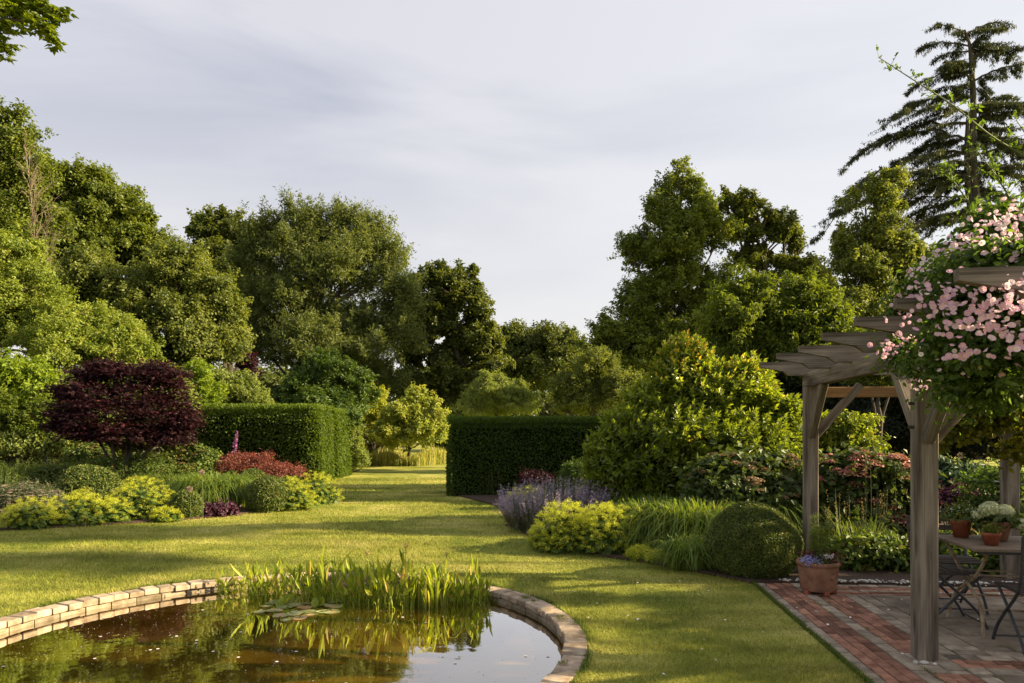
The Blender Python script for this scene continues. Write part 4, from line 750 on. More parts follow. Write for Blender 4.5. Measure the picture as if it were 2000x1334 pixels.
def frondy(name, label, c, rx, ry, n, h, leaf, seed, L=.05, Wd=.012, per=34, group=None, lean=.12, cat='plant', spike=None, sp_fl=None, r0=.02):
    """upright stems clothed with small leaves; optional flower spike on the upper part"""
    rng = np.random.default_rng(seed); root = empty(name, (c[0], c[1], 0), label, cat, group); mb = MB(); fl = MB(); st = MB()
    a = rng.uniform(0, 6.28, n); r_ = np.sqrt(rng.uniform(size=n)); P = np.stack([c[0]+np.cos(a)*r_*rx, c[1]+np.sin(a)*r_*ry, np.full(n, .02)], -1); hh = h*rng.uniform(.7, 1.1, n)*(1-.25*r_**2); ln = np.stack([np.cos(a)*r_*lean+rng.normal(size=n)*.04, np.sin(a)*r_*lean+rng.normal(size=n)*.04, np.ones(n)], -1)
    blades(st, P, a, hh, .02, .008, rng.uniform(size=n), 2)
    t_ = rng.uniform(.08, 1, (n, per)); Q = P[:, None]+ln[:, None]*(hh[:, None]*t_)[..., None]; Q = Q.reshape(-1, 3); k_ = len(Q); az = rng.uniform(0, 6.28, k_); D = unit(np.stack([np.cos(az), np.sin(az), rng.uniform(.1, 1.1, k_)], -1)); fs = np.zeros(k_, bool)
    if spike: fs = (t_.ravel() > spike)
    leafset(mb, Q[~fs], D[~fs], unit(rng.normal(size=(k_, 3)))[~fs], L*rng.uniform(.6, 1.3, (~fs).sum()), Wd, rng.uniform(size=(~fs).sum()))
    if fs.any():
        q = Q[fs]; m_ = len(q); q = np.repeat(q, 3, 0)+rng.normal(size=(m_*3, 3))*.008; az = rng.uniform(0, 6.28, m_*3); leafset(fl, q, unit(np.stack([np.cos(az), np.sin(az), rng.uniform(-.2, .8, m_*3)], -1)), unit(rng.normal(size=(m_*3, 3))), .014, .011, np.clip(rng.normal(size=m_*3)*.3+.45, 0, 1)); fl.build('flower_spikes', M[sp_fl], root)
    mb.build('leaves', M[leaf], root); st.build('stems', M['stem'], root); return root
frondy('catmint', 'purple catmint haze of flower spikes beside the bare soil', GZ(1085, 1048, .6), .78, .55, 430, .82, 'catleaf', 130, L=.035, Wd=.014, per=40, lean=.35, spike=.62, sp_fl='catfl')
frondy('catmint', 'purple catmint clump leaning over the lawn edge', GZ(1030, 1042, .35), .32, .3, 150, .62, 'catleaf', 131, L=.03, Wd=.014, per=46, lean=.6, spike=.5, sp_fl='catfl')
frondy('aster_clump', 'feathery upright green perennials left of the maple', GZ(80, 968, .8), 2.3, .8, 520, .82, 'grassy', 132, L=.06, Wd=.016, per=40)
frondy('aster_clump', 'feathery perennials at the far left edge of the bed', GZ(-60, 985, .8), 1.2, .7, 300, .95, 'grassy', 133, L=.06, Wd=.016, per=40)
frondy('tall_grass', 'thin seed-headed stems against the shaded right hedge', GZ(960, 968, .2), .95, .35, 260, .95, 'dry', 134, L=.05, Wd=.008, per=16)
frondy('tall_grass', 'grassy tuft behind the red-leaved shrub', GZ(425, 925, .2), .35, .3, 120, .9, 'dry', 135, L=.07, Wd=.01, per=16)
def bushy(name, label, lst, Y, leaf, n, L, Wd, cr_, seed, cat='plant', fl=None, nfl=0, fR=.05, group=None, flat=True, base=None, shape='d', fcone=.35, **kw):
    lobes = np.array(LW(lst, Y, seed=seed)); b = base if base is not None else (lobes[:, 0].mean(), Y, 0); root = empty(name, b, label, cat, group); mb = MB(); lobes[:, 2] = np.maximum(lobes[:, 2], .1); crown(mb, lobes, n, L, Wd, cr_, seed, shape=shape, **kw); mb.build('leaves', M[leaf], root); rng = np.random.default_rng(seed)
    st = MB()
    for l in lobes:
        for q in range(3 if name != 'vine' else 0): tube(st, curve(b, l[:3]+rng.normal(size=3)*l[3:]*.3, (0, 0, .05), 4), (.012, .01, .007, .004), 4, cap=False)
    if st.n: st.build('stems', M['twig'], root)
    if fl:
        mb = MB(); li = rng.integers(0, len(lobes), nfl*12); d = unit(rng.normal(size=(nfl*12, 3))+np.array((0, -.7, .5))); P = lobes[li, :3]+d*lobes[li, 3:]*1.13+np.array((0, -.02, .045)); ok = np.ones(nfl*12, bool)
        for q, l in enumerate(lobes): ok &= ~((li != q) & ((((P-l[:3])/(l[3:]*1.04))**2).sum(1) < 1))
        P = P[ok][:nfl]; nf = len(P); R = fR*rng.uniform(.6, 1.25, nf); m_ = 130; a = rng.uniform(0, 6.28, (nf, m_)); r_ = np.sqrt(rng.uniform(size=(nf, m_))); hz_ = (1-r_**2)*(fcone)
        Q = P[:, None]+np.stack([np.cos(a)*r_, np.sin(a)*r_, hz_], -1)*R[:, None, None]; Q = Q.reshape(-1, 3); k_ = len(Q); az = rng.uniform(0, 6.28, k_); leafset(mb, Q, unit(np.stack([np.cos(az), np.sin(az), 0*az], -1)), unit(rng.normal(size=(k_, 3))*.5+np.array((0, 0, 1.))), np.repeat(R, m_)*.26, np.repeat(R, m_)*.24, np.clip(np.repeat(rng.uniform(size=nf)*.6, m_)+rng.uniform(size=k_)*.4, 0, 1), curl=0)
        mb.build('flower_heads', M[fl], root)
    return root
bushy('dusty_plant', 'dusty pink flowering plant at the left edge of the bed', [(55,975,52,26),(20,985,40,30),(90,985,36,22),(60,1000,60,26),(0,1010,40,26)], 13.0, 'silver', 9000, .045, .022, .12, 140, fl='pinkfl', nfl=150, fR=.035, shoot=.3)
bushy('red_shrub', 'red-leaved barberry in front of the clipped hedge', [(470,905,34,16),(450,915,30,18),(500,912,30,18),(545,922,34,16),(580,925,18,12),(520,895,14,12)], 18.5, 'barb', 8500, .045, .024, .14, 141, cat='shrub', shoot=.4)
bushy('pinkish_shrub', 'shrub with fading pink-tan flower heads right of the maple trunk', [(375,890,24,16),(400,900,28,18),(360,905,26,16),(385,915,40,18)], 18.2, 'bedleaf', 7000, .08, .05, .15, 142, fl='sedum2', nfl=46, fR=.075)
bushy('pinkish_shrub', 'shrub with pink-tan flower heads left of the maple trunk', [(180,885,24,14),(160,895,24,16),(200,900,20,18)], 18.8, 'bedleaf', 5000, .08, .05, .15, 143, fl='sedum2', nfl=30, fR=.075)
bushy('heuchera', 'low dark purple-leaved plant at the lawn edge in the left bed', [(385,1008,22,10),(415,1006,28,11),(440,1010,20,8)], 13.5, 'heuch', 2400, .06, .05, .08, 144)
bushy('leafy_perennial', 'green leafy perennial behind the feathery plants at far left', [(60,868,60,24),(0,872,50,28),(120,872,40,20),(150,862,26,14)], 19.4, 'pale', 12000, .08, .05, .2, 145)
bushy('leafy_perennial', 'dark leafy fill below the maple crown', [(250,915,70,20),(310,910,60,20),(200,925,60,20),(340,930,70,20),(130,930,60,20)], 18.0, 'bedleaf', 14000, .07, .03, .16, 146)
bushy('leafy_perennial', 'leafy fill between the grassy clump and the red shrub', [(300,960,70,16),(400,950,60,14),(470,955,40,12),(560,955,36,16),(600,965,26,12)], 16.2, 'bedleaf', 12000, .06, .03, .14, 147)
bushy('hydrangea_bush', 'dark shrub with tan flat flower heads behind the strap leaves', [(1420,930,60,34),(1480,930,50,34),(1530,935,40,36),(1450,965,90,34),(1540,980,50,30)], 10.4, 'hydr', 7000, .10, .075, .18, 148, cat='shrub', fl='sedum2', nfl=50, fR=.09, fcone=.5)
bushy('hydrangea_bush', 'dark shrub with salmon pink flat flower heads between the pergola posts', [(1640,935,50,34),(1700,930,56,36),(1750,950,46,38),(1620,970,50,34),(1700,980,80,40),(1780,990,40,40),(1660,1020,80,34),(1740,1030,60,30)], 10.0, 'hydr', 12000, .10, .075, .18, 149, cat='shrub', fl='sedum', nfl=62, fR=.13, fcone=.55)
bushy('heath_dome', 'soft rounded green conifer below the right hedge', [(1130,925,30,22),(1118,940,24,20)], 14.6, 'yew', 6000, .06, .016, .1, 150, cat='shrub')
bushy('red_shrub', 'small dark russet shrub at the foot of the right hedge', [(1045,932,24,8),(1025,936,14,8),(1066,938,16,8)], 15.6, 'purple', 2200, .045, .024, .12, 151, cat='shrub', shoot=.4)
bushy('dark_perennial', 'burgundy-flowered plant behind the right of the catmint', [(1165,960,26,14),(1190,970,18,12)], 12.2, 'heuch', 2600, .04, .025, .09, 152, fl='maroon', nfl=26, fR=.03)
bushy('low_perennial', 'green and russet leafy perennials behind the patio, left of the near post', [(1650,1090,40,24),(1690,1080,44,28),(1740,1085,44,30),(1665,1115,44,18),(1730,1115,50,18),(1780,1100,40,30),(1640,1120,24,14)], 8.35, 'bedleaf', 4600, .07, .045, .1, 153, shape='h')
bushy('low_perennial', 'mixed green perennials behind the table', [(1840,1080,40,34),(1890,1070,44,40),(1950,1080,50,40),(2010,1070,40,50),(1860,1110,60,24),(1960,1115,60,22)], 8.3, 'bedleaf', 5200, .06, .04, .1, 154, shape='h')
bushy('blue_leaf_plant', 'bluish-green leafy plant right of the near post', [(1855,930,36,24),(1880,945,30,22),(1820,935,40,26),(1900,935,30,18)], 10.6, 'silver', 4600, .09, .045, .14, 155, group=None)
bpy.data.objects['blue_leaf_plant'].children[0].data.materials[0] = leafmat('blue_green_leaf', (.03, .065, .035), (.08, .13, .07), tr=.3)
bushy('burgundy_plant', 'burgundy-leaved plant behind the table', [(1860,985,36,24),(1890,975,26,20),(1835,990,22,20)], 9.6, 'heuch', 3600, .055, .035, .12, 156, fl='sedum', nfl=5, fR=.08)
bushy('white_rose_bush', 'loose green rose bush with small white blooms at the right edge', [(1930,960,40,40),(1970,990,40,44),(1990,940,30,34),(1940,1010,50,34),(2020,980,40,40)], 8.9, 'rose', 5000, .05, .03, .14, 157, cat='shrub', fl='white', nfl=16, fR=.035, shape='h')
straps('iris_clump', 'thin grassy blades and old stalks behind the terracotta planter', GZ(1680, 1120, .35), .3, .16, 150, .62, .30, .012, 'grassy', 158, group=SG)
frondy('dry_stalks', 'dry brown flower stalks standing behind the patio', GZ(1690, 1110, .45), .75, .2, 26, 1.0, 'dry', 159, L=.018, Wd=.010, per=40, lean=.15)

rng = np.random.default_rng(270); mb = MB(); U = np.concatenate([rng.choice([.12, .38, .49, .76, .88], 240), rng.uniform(.9, 4, 120)]); Vv = np.concatenate([rng.uniform(.1, 3.2, 240), rng.uniform(.5, 3, 120)]); base_ = np.array([pat(u+rng.normal()*.006, v, .012) for u, v in zip(U, Vv)]); k_ = rng.integers(0, 360, 2600); k_ = k_[np.sin(base_[k_, 0]*9)+np.sin(base_[k_, 1]*7) > .4]; P = base_[k_]+rng.normal(size=(len(k_), 3))*np.array((.012, .02, 0)); n = len(P); blades(mb, P, rng.uniform(0, 6.28, n), rng.uniform(.004, .022, n), rng.uniform(.002, .015, n), .004, rng.uniform(size=n), 2)
n = 9000; vv = rng.uniform(-.1, 5, n); P = np.array([pat(-.012+abs(rng.normal())*.016, v, .0) for v in vv]); blades(mb, P, rng.normal(size=n)*.8, rng.uniform(.015, .05, n), rng.uniform(.005, .035, n), .004, rng.uniform(size=n), 2)
tag(centered(mb, 'paving_weeds', M['grassy'], pat(1, 1)), 'weeds and creeping grass in the paving joints and along the patio edge', None, None, 'stuff')
# tall single flowers in the left bed
def stalk(name, label, base, tip, head, leaf, seed, r_=.006, hl=.35, R=.03, n=140, group=None, cat='flower'):
    root = empty(name, base, label, cat, group); rng = np.random.default_rng(seed); mb = MB(); c = curve(base, tip, (.01, 0, 0), 8); tube(mb, c, np.linspace(r_, r_*.6, 8), 5); mb.build('stem', M['stem'], root); mb = MB()
    if head == 'spike':
        t_ = rng.uniform(1-hl, 1, n); Q = np.array(base)+(np.array(tip)-np.array(base))*t_[:, None]; az = rng.uniform(0, 6.28, n); D = unit(np.stack([np.cos(az), np.sin(az), rng.uniform(-.5, .1, n)], -1)); leafset(mb, Q, D, unit(rng.normal(size=(n, 3))), R*1.4*(1.15-t_)/hl+.012, R*.7, rng.uniform(size=n), 'h')
    else:
        d = unit(rng.normal(size=(n, 3))); leafset(mb, np.array(tip)+d*R*.35, d, unit(rng.normal(size=(n, 3))), R*.7, R*.28, rng.uniform(size=n))
    mb.build('flower_head', M[leaf], root); return root
b = GZ(446, 960, .2); stalk('foxglove', 'single purple foxglove spike rising before the dark hedge', b, W(463, 842, b[1]), 'spike', 'foxfl', 160, .012, .42, .05, 150)
b = GZ(396, 1018, 0); stalk('allium', 'tall pale seed head on a bare stem before the grassy clump', b, W(394, 922, b[1]), 'ball', 'pinkfl', 161, .006, R=.055, group='allium seed heads')
b = GZ(372, 1018, 0); stalk('allium', 'shorter fluffy pink seed head left of the tall pale one', b, W(370, 955, b[1]), 'ball', 'pinkfl', 162, .004, R=.06, group='allium seed heads')
b = GZ(268, 960, 0); stalk('allium', 'pale upright bud stalk beside the maple trunk', b, W(267, 918, b[1]), 'ball', 'pinkfl', 163, .006, R=.06, group='allium seed heads')
for i, (px, py, Yb) in enumerate(((1693, 877, 9.5), (1712, 884, 9.5), (1748, 905, 9.4), (1740, 902, 9.5), (1690, 890, 9.4), (1700, 905, 9.3))):
    tp = W(px, py, Yb); stalk('globe_thistle', '%s grey globe thistle head above the salmon flower heads' % ('tallest and leftmost', 'tall middle', 'rightmost low', 'low right', 'small left', 'lowest middle')[i], (tp[0], Yb, 0), tp, 'ball', 'silver', 170+i, .004, R=.028, n=60, group='globe thistles between the pergola posts')

# ------------------------------------------------------------------ pergola
PA = math.radians(8.0); PQ = np.array((math.cos(PA), -math.sin(PA), 0)); PP = np.array((math.sin(PA), math.cos(PA), 0)); UZ = np.array((0, 0, 1.))
def beam(name, p0, p1, bw, bh, m, parent, up=UZ, ch=.006, seed=0):
    p0, p1 = np.asarray(p0, float), np.asarray(p1, float); d = p1-p0; L = np.linalg.norm(d); d = d/L; yv = unit(np.cross(up, d)); zv = np.cross(d, yv)
    y, z = bw/2, bh/2; pr = [(-y+ch, -z), (y-ch, -z), (y, -z+ch), (y, z-ch), (y-ch, z), (-y+ch, z), (-y, z-ch), (-y, -z+ch)]
    mb = MB(); V = [(x, a, b_) for x in (0, L) for a, b_ in pr]; mb.add(V, [list(range(8))[::-1], list(range(8, 16))]); mb.add(V, [(i, (i+1) % 8, 8+(i+1) % 8, 8+i) for i in range(8)])
    o = mb.build(name, M[m]); Mt = Matrix.Identity(4)
    for i in range(3): Mt[i][0], Mt[i][1], Mt[i][2], Mt[i][3] = d[i], yv[i], zv[i], p0[i]-parent.location[i]
    o.matrix_world = Mt; o.parent = parent; o.matrix_local = Mt; return o
near = np.array((2.945, 5.12, 0)); far = np.array((3.352, 8.05, 0)); PS = .138
perg = empty('pergola', near, 'weathered oak pergola over the patio, half covered by a pink rose', 'pergola')
ZB = 2.12; off = PQ*2.06
posts = [near, far, near+off, far+off, near-PP*2.95, near-PP*2.95+off]
for i, p in enumerate(posts): beam('post', p+UZ*-.02, p+UZ*ZB, PS, PS, 'oak', perg, up=PQ)
for p in (near, near+off): beam('tie_beam', p+UZ*(ZB+.08)-PP*3.1, p+UZ*(ZB+.08)+PP*(2.96+.16), .10, .16, 'oak', perg)
for i, p in enumerate((far, near)): beam('cross_beam', p+UZ*(ZB-.065)+PQ*(PS/2+.002), p+UZ*(ZB-.065)+PQ*(2.06-PS/2-.002), .07, .115, 'warmoak', perg)
def brace(p, d, m='oak', l=.46): beam('brace', p+UZ*(ZB-.02-l*1.15)+d*(PS/2-.02), p+UZ*(ZB+.015)+d*(PS/2+l), .075, .085, m, perg)
for p in (far, near): brace(p, PQ)
for p in (far+off, near+off): brace(p, -PQ)
for p in (near, near+off): brace(p, PP); brace(p, -PP, 'shadeoak')
for p in (far, far+off): brace(p, -PP)
prof = [(0, 0), (0, -.058), (.25, -.108), (.315, -.158)]
tipsR = [(2.84, 8.22), (2.675, 7.25), (2.64, 6.60), (2.47, 5.71), (2.35, 4.91), (2.25, 4.21), (2.12, 3.42)]
for i, (x, y) in enumerate(tipsR):
    Ln = 3.35; full = prof+[(Ln-a, b_) for a, b_ in prof[::-1]]
    mb = MB(); prism(mb, full, (1, 0, 0), (0, 0, 1), (0, 1, 0), (0, 0, 0), .058, m=0); o = mb.build('rafter', M[('oak', 'halfshadeoak', 'oak', 'halfshadeoak', 'shadeoak', 'shadeoak', 'shadeoak')[i]]); Mt = Matrix.Identity(4)  # rafter tones carry light and shade in the wood colour, nearest ones darkened
    pos = (x-perg.location[0], y-perg.location[1], 2.41)
    for q in range(3): Mt[q][0], Mt[q][1], Mt[q][2], Mt[q][3] = PQ[q], PP[q], UZ[q], pos[q]
    o.parent = perg; o.matrix_local = Mt
for z in (1.83, 1.66): mb = MB(); tube(mb, [near-PQ*(PS/2+.035)+UZ*z, near-PQ*(PS/2-.01)+UZ*z], .012, 8); mb.build('bolt', M['iron'], perg)
for dz, q in ((.03, .36), (.1, .28)): mb = MB(); p = near+PP*q+UZ*(ZB+dz)-PQ*.05; tube(mb, [p-PQ*.03, p+PQ*.01], .012, 8); mb.build('bolt', M['iron'], perg)

# ------------------------------------------------------------------ climbing rose
def rose():
    root = empty('climbing_rose', (*(near+off)[:2]+np.array((.15, .15)), 0), 'climbing rose with masses of pink blooms over the pergola', 'rose')
    lst = [(1990,470,60,60,4.5),(1935,450,30,30,4.6),(1905,480,40,36,4.7),(1870,520,44,34,4.8),(1830,560,48,34,4.9),(1800,600,42,34,4.9),(1780,650,34,34,4.9),(1765,700,26,20,5.0),(1875,640,48,44,4.7),(1900,560,70,60,4.6),(1960,560,70,70,4.5),(1900,690,80,60,4.6),(1830,720,44,46,4.8),(1970,680,70,70,4.4),(1860,770,40,34,4.7),(2050,560,80,100,4.3),(2060,700,80,90,4.3),(1960,770,70,40,4.7)]
    rng = np.random.default_rng(200); L = []
    for px, py, rx, ry, Y in lst: Y -= (-.1 if px < 1835 else .62) if py > 540 else .25; c = W(px, py, Y); L.append((c[0], c[1], c[2], rx/F*Y, rx/F*Y*1.0, ry/F*Y))
    mb = MB(); crown(mb, L, 30000, .042, .024, .10, 201, shape='h', shoot=.25, inner=.35, keep=.6, lump=.2, cv=.3, droop=.3); 
    st = MB(); b = np.array(root.location)
    for l in L: tube(st, spline([b+rng.normal(size=3)*.04*np.array((1, 1, 0)), b+np.array((-.1, 0, 1.6)), (b+np.array(l[:3]))/2+np.array((0, 0, .8)), l[:3]], 12), np.linspace(.016, .005, 12), 5)
    shoots = [[W(2030, 320, 4.3), W(1940, 268, 4.25), W(1860, 205, 4.2), W(1790, 160, 4.2), W(1716, 112, 4.2)], [W(1925, 450, 4.6), W(1895, 400, 4.6), W(1860, 350, 4.6), W(1845, 330, 4.6)], [W(1990, 420, 4.5), W(1950, 350, 4.4), W(1905, 290, 4.3)], [W(2060, 330, 4.3), W(2030, 300, 4.3), W(1985, 235, 4.3)]]
    for s_ in shoots:
        c = spline(s_, 26); tube(st, c, np.linspace(.0065, .0022, 26), 5); 
        for i in range(1, 26):
            for sg in range(2):
                if rng.uniform() < .25: continue
                ax = c[min(i+1, 25)]-c[i-1]; ax = unit(ax); d = unit(rng.normal(size=3)*.8+ax*.6+np.array((0, 0, .2))); ll = .06+.05*(1-i/26)*rng.uniform(.5, 1.3); q = c[i]+d*ll; tube(st, [c[i], q], .0015, 3, cap=False); m_ = 5; Pm = c[i]+(q-c[i])*rng.uniform(.4, 1, (m_, 1)); leafset(mb, Pm, unit(d+rng.normal(size=(m_, 3))*.7), unit(rng.normal(size=(m_, 3))*.4+np.array((0, 0, 1.))), .036*rng.uniform(.6, 1.2, m_)*(1.25-i/30), .018, rng.uniform(.5, 1, m_), 'h', .15)
    # hanging sprays
    hang = [(1800,760),(1790,735),(1845,790),(1880,800),(1815,690),(1760,730),(1930,800),(1980,790)]
    for px, py in hang:
        Y = 4.3; p = W(px, py-60, Y); e = W(px+rng.uniform(-18, 18), py+rng.uniform(0, 25), Y-.05); c = curve(p, e, (.03, 0, .02), 8); tube(st, c, .003, 4); m_ = 46; Pm = c[rng.integers(0, 8, m_)]+rng.normal(size=(m_, 3))*.03; leafset(mb, Pm, unit(rng.normal(size=(m_, 3))+np.array((0, 0, -.5))), unit(rng.normal(size=(m_, 3))+np.array((0, 0, .8))), .034, .019, rng.uniform(size=m_), 'h')
    mb.build('foliage', M['rose'], root); st.build('stems', M['stem'], root)
    # clusters of blooms: (px, py, Y, count, spread px)
    cl = [(1958,440,4.35,15,26),(1995,425,4.3,12,20),(1930,438,4.45,6,12),(1935,470,4.35,8,18),(1975,490,4.2,14,28),(1990,470,4.2,10,24),(1948,492,4.3,9,18),(1880,478,4.55,10,18),(1860,495,4.6,8,14),(1910,485,4.5,7,16),(1840,500,4.65,5,10),(1995,525,4.1,9,18),(1850,530,4.6,14,24),(1825,540,4.65,10,18),(1870,525,4.55,9,20),(1800,530,4.75,5,12),(1805,560,4.7,9,18),(1780,570,4.75,7,14),(1840,575,4.5,13,24),(1865,570,4.5,8,18),(1820,600,4.55,8,18),(1840,590,4.5,6,14),(1765,615,4.8,7,12),(1800,625,4.6,5,14),(1840,628,4.5,6,12),(1905,560,4.3,4,14),(1890,590,4.35,6,16),(1930,600,4.2,9,20),(1950,590,4.15,9,16),(1915,622,4.2,6,14),(1960,575,4.15,6,16),(1975,600,4.1,5,12),(1912,645,4.2,4,10),(1930,630,4.2,3,8),(1742,675,4.9,8,12),(1760,665,4.85,5,10),(1735,690,4.9,4,8),(1795,668,4.7,4,10),(1880,680,4.35,5,12),(1870,700,4.35,4,10),(1975,650,4.1,6,14),(1985,665,4.1,5,12),(1996,680,4.0,4,10),(1795,685,4.7,3,8),(1850,650,4.4,3,8),(1830,690,4.5,2,6),(1806,722,4.6,2,5),(1785,740,4.7,2,6),(1800,755,4.7,2,6),(1825,742,4.6,2,5),(1936,690,4.3,2,6),(1960,640,4.15,3,8),(1990,560,4.1,7,16),(1920,520,4.4,5,16),(1890,640,4.3,3,10),(1860,610,4.4,3,10),(2015,600,4.05,8,20),(2015,500,4.1,10,20)]
    A = []; Ln = np.array(L)
    for q in range(80):
        l = Ln[rng.integers(0, len(Ln))]; d = unit(rng.normal(size=3)+np.array((-.35, -1.0, .35))); p = l[:3]+d*l[3:]*1.05
        if ((((p-Ln[:, :3])/(Ln[:, 3:]*.97))**2).sum(1) < 1).any(): continue
        py = HY-(p[2]-H)*F/p[1]; px = 1000+p[0]*F/p[1]
        if py > 735: continue
        for k_ in range(rng.integers(2, 7)): A.append((.012/p[1], p+rng.normal(size=3)*.05, unit(rng.normal(size=3)*.6+np.array((-.3, -.8, .4))), rng.uniform(.010, .017), rng.uniform(0, 6.28), rng.uniform(.25, .8), rng.uniform(.1, 1)))
    for ci, (px, py, Y, cnt, sp) in enumerate(cl):
        rg = np.random.default_rng(300+ci); cnt = int(cnt*(1.9 if py > 540 else 2.2))+1; Y -= (.22 if px < 1835 else .80) if py > 540 else .42; P = W(px, py, Y)+rg.normal(size=(cnt, 3))*np.array((sp, sp*.9, sp*.75))*1.25/F*Y; face = unit(rg.normal(size=(cnt, 3))*.55+np.array((-.25, -.8, .35))); R = rg.uniform(.011, .019, cnt); bud = rg.uniform(size=cnt) < .15; R[bud] *= .5
        for q in range(cnt): A.append((R[q]/Y, P[q], face[q], R[q], rg.uniform(0, 6.28), rg.uniform(.25, .8), np.clip(rg.normal()*.25+(.35 if py > 560 else .6), 0, 1)))
    A.sort(key=lambda a: -a[0])
    def bloom(mb, it):
        for _, p, f_, R, ph, cup, rv in it:
            a1 = unit(np.cross(f_, np.array((0, .2, 1.)))); a2 = np.cross(f_, a1)
            for k_ in range(5):
                t_ = ph+k_*2*PI/5; rd = a1*math.cos(t_)+a2*math.sin(t_); D = unit(rd+f_*cup); Nn = unit(f_-rd*cup); sd_ = np.cross(D, Nn)
                V = [p, p+D*R*.42+sd_*R*.34, p+D*R*.85+sd_*R*.56+Nn*R*.1, p+D*R*1.08+sd_*R*.2-Nn*R*.06, p+D*R*1.0-Nn*R*.02, p+D*R*1.08-sd_*R*.2-Nn*R*.06, p+D*R*.85-sd_*R*.56+Nn*R*.1, p+D*R*.42-sd_*R*.34]
                mb.add(V, [(0, 1, 7)], min(1, rv+.5)); mb.add(V, [(1, 2, 3, 4), (1, 4, 5, 6), (1, 6, 7, 7)][:2]+[], rv); mb.add(V, [(1, 6, 7)], rv)
            disc(mb, (p+f_*.004)[None], f_[None], R*.26, .5, 6, m=1)
    for it in A[:100]: mb = MB(); bloom(mb, [it]); mb.build('flower', [M['rosefl'], M['roseeye']], root)
    mb = MB(); bloom(mb, A[100:]); o = mb.build('smaller_flowers', [M['rosefl'], M['roseeye']], root); o['kind'] = 'stuff'
rose()
# sunlit vine leaves hanging under the far side of the pergola, with one pale rose
bushy('vine', 'yellow-green backlit vine hanging beneath the far side of the pergola', [(1850,820,40,34),(1890,840,36,30),(1930,815,44,36),(1975,830,44,44),(1830,860,20,20),(2000,790,60,50),(1920,770,60,30),(1990,880,26,40)], 6.9, 'vine', 6500, .055, .04, .12, 210, cat='climber', shape='h', base=((far+off)[0], (far+off)[1]-.3, 0), keep=.9, inner=.3)
b = GZ(1890, 1080, .9); stalk('pale_rose', 'single pale pink rose on a thin stem above the table', (b[0], 7.0, 0), W(1877, 890, 7.0), 'ball', 'rosepale', 211, .003, R=.035, n=40)

# ------------------------------------------------------------------ planter
def planter():
    c = G(1598, 1160); root = empty('terracotta_planter', c, 'large round terracotta planter on feet beside the far post', 'planter'); mb = MB(); z0 = .045; R = .19
    lathe(mb, c, [(.001, z0), (R*.84, z0), (R*.88, z0+.012), (R*.95, z0+.12), (R, z0+.23), (R*1.0, z0+.245), (R*1.07, z0+.25), (R*1.09, z0+.268), (R*1.07, z0+.285), (R*1.0, z0+.288), (R*.92, z0+.28), (R*.9, z0+.25), (.001, z0+.25)], 48)
    t_ = np.linspace(0, PI/2, 6); bd = c+np.array((.07, -R*.92, z0+.15)); prf = [(.028*math.cos(a), .024*math.sin(a)) for a in t_]
    k_ = 14; V = [(bd[0]+r_*math.cos(2*PI*j/k_), bd[1]-h_, bd[2]+r_*math.sin(2*PI*j/k_)) for r_, h_ in prf for j in range(k_)]; mb.add(V, [(i*k_+j, i*k_+(j+1) % k_, (i+1)*k_+(j+1) % k_, (i+1)*k_+j) for i in range(5) for j in range(k_)], sm=True); mb.build('pot', M['terra'], root)
    for a in (-1.45, -2.7, -.25, 1.3): mb = MB(); box(mb, c+np.array((math.cos(a)*R*.78, math.sin(a)*R*.78, .034)), (.04, .05, .044), a, ch=.005); mb.build('foot', M['terra2'], root)
    rng = np.random.default_rng(220); zt = z0+.27
    mb = MB(); n = 900   # feathery cosmos-like foliage
    for s_ in range(9):
        b_ = c+np.array((rng.uniform(-.07, .05), rng.uniform(-.04, .06), zt)); tp = b_+np.array((rng.uniform(-.1, .1), rng.uniform(-.05, .05), rng.uniform(.30, .52))); cc = curve(b_, tp, (.01, 0, 0), 8); tube(mb, cc, .003, 4); m_ = 230; t_ = rng.uniform(0, 1, m_); Q = b_+(tp-b_)*t_[:, None]; D = unit(rng.normal(size=(m_, 3))*np.array((1, 1, .4))+np.array((0, 0, .45))); leafset(mb, Q, D, unit(rng.normal(size=(m_, 3))), rng.uniform(.04, .11, m_)*(1.2-t_*.6), .004, rng.uniform(size=m_))
    mb.build('feathery_plant', M['grassy'], root)
    for nm, mt, cx, n_, sp in (('blue_flowers', 'blue', (-.12, -.09, .03), 330, (.055, .05, .032)), ('maroon_flowers', 'maroon', (-.08, 0, .08), 160, (.06, .05, .035)), ('maroon_flowers', 'maroon', (.09, -.05, .05), 260, (.08, .06, .04)), ('white_flowers', 'white', (.07, -.07, .075), 120, (.04, .03, .014))):
        mb = MB(); Q = c+np.array((0, 0, zt))+np.array(cx)+rng.normal(size=(n_, 3))*np.array(sp)*.75; Q[:, 2] = np.maximum(Q[:, 2], zt); leafset(mb, Q, unit(rng.normal(size=(n_, 3))), unit(rng.normal(size=(n_, 3))+np.array((0, -.5, .8))), .020, .016, rng.uniform(size=n_)); mb.build(nm, M[mt], root)
    mb = MB(); n_ = 900; Q = c+np.array((0, 0, zt+.01))+rng.normal(size=(n_, 3))*np.array((.085, .085, .025)); leafset(mb, Q, unit(rng.normal(size=(n_, 3))+np.array((0, 0, .3))), unit(rng.normal(size=(n_, 3))), .028, .012, rng.uniform(size=n_)); mb.build('leaves', M['bedleaf'], root)
planter()

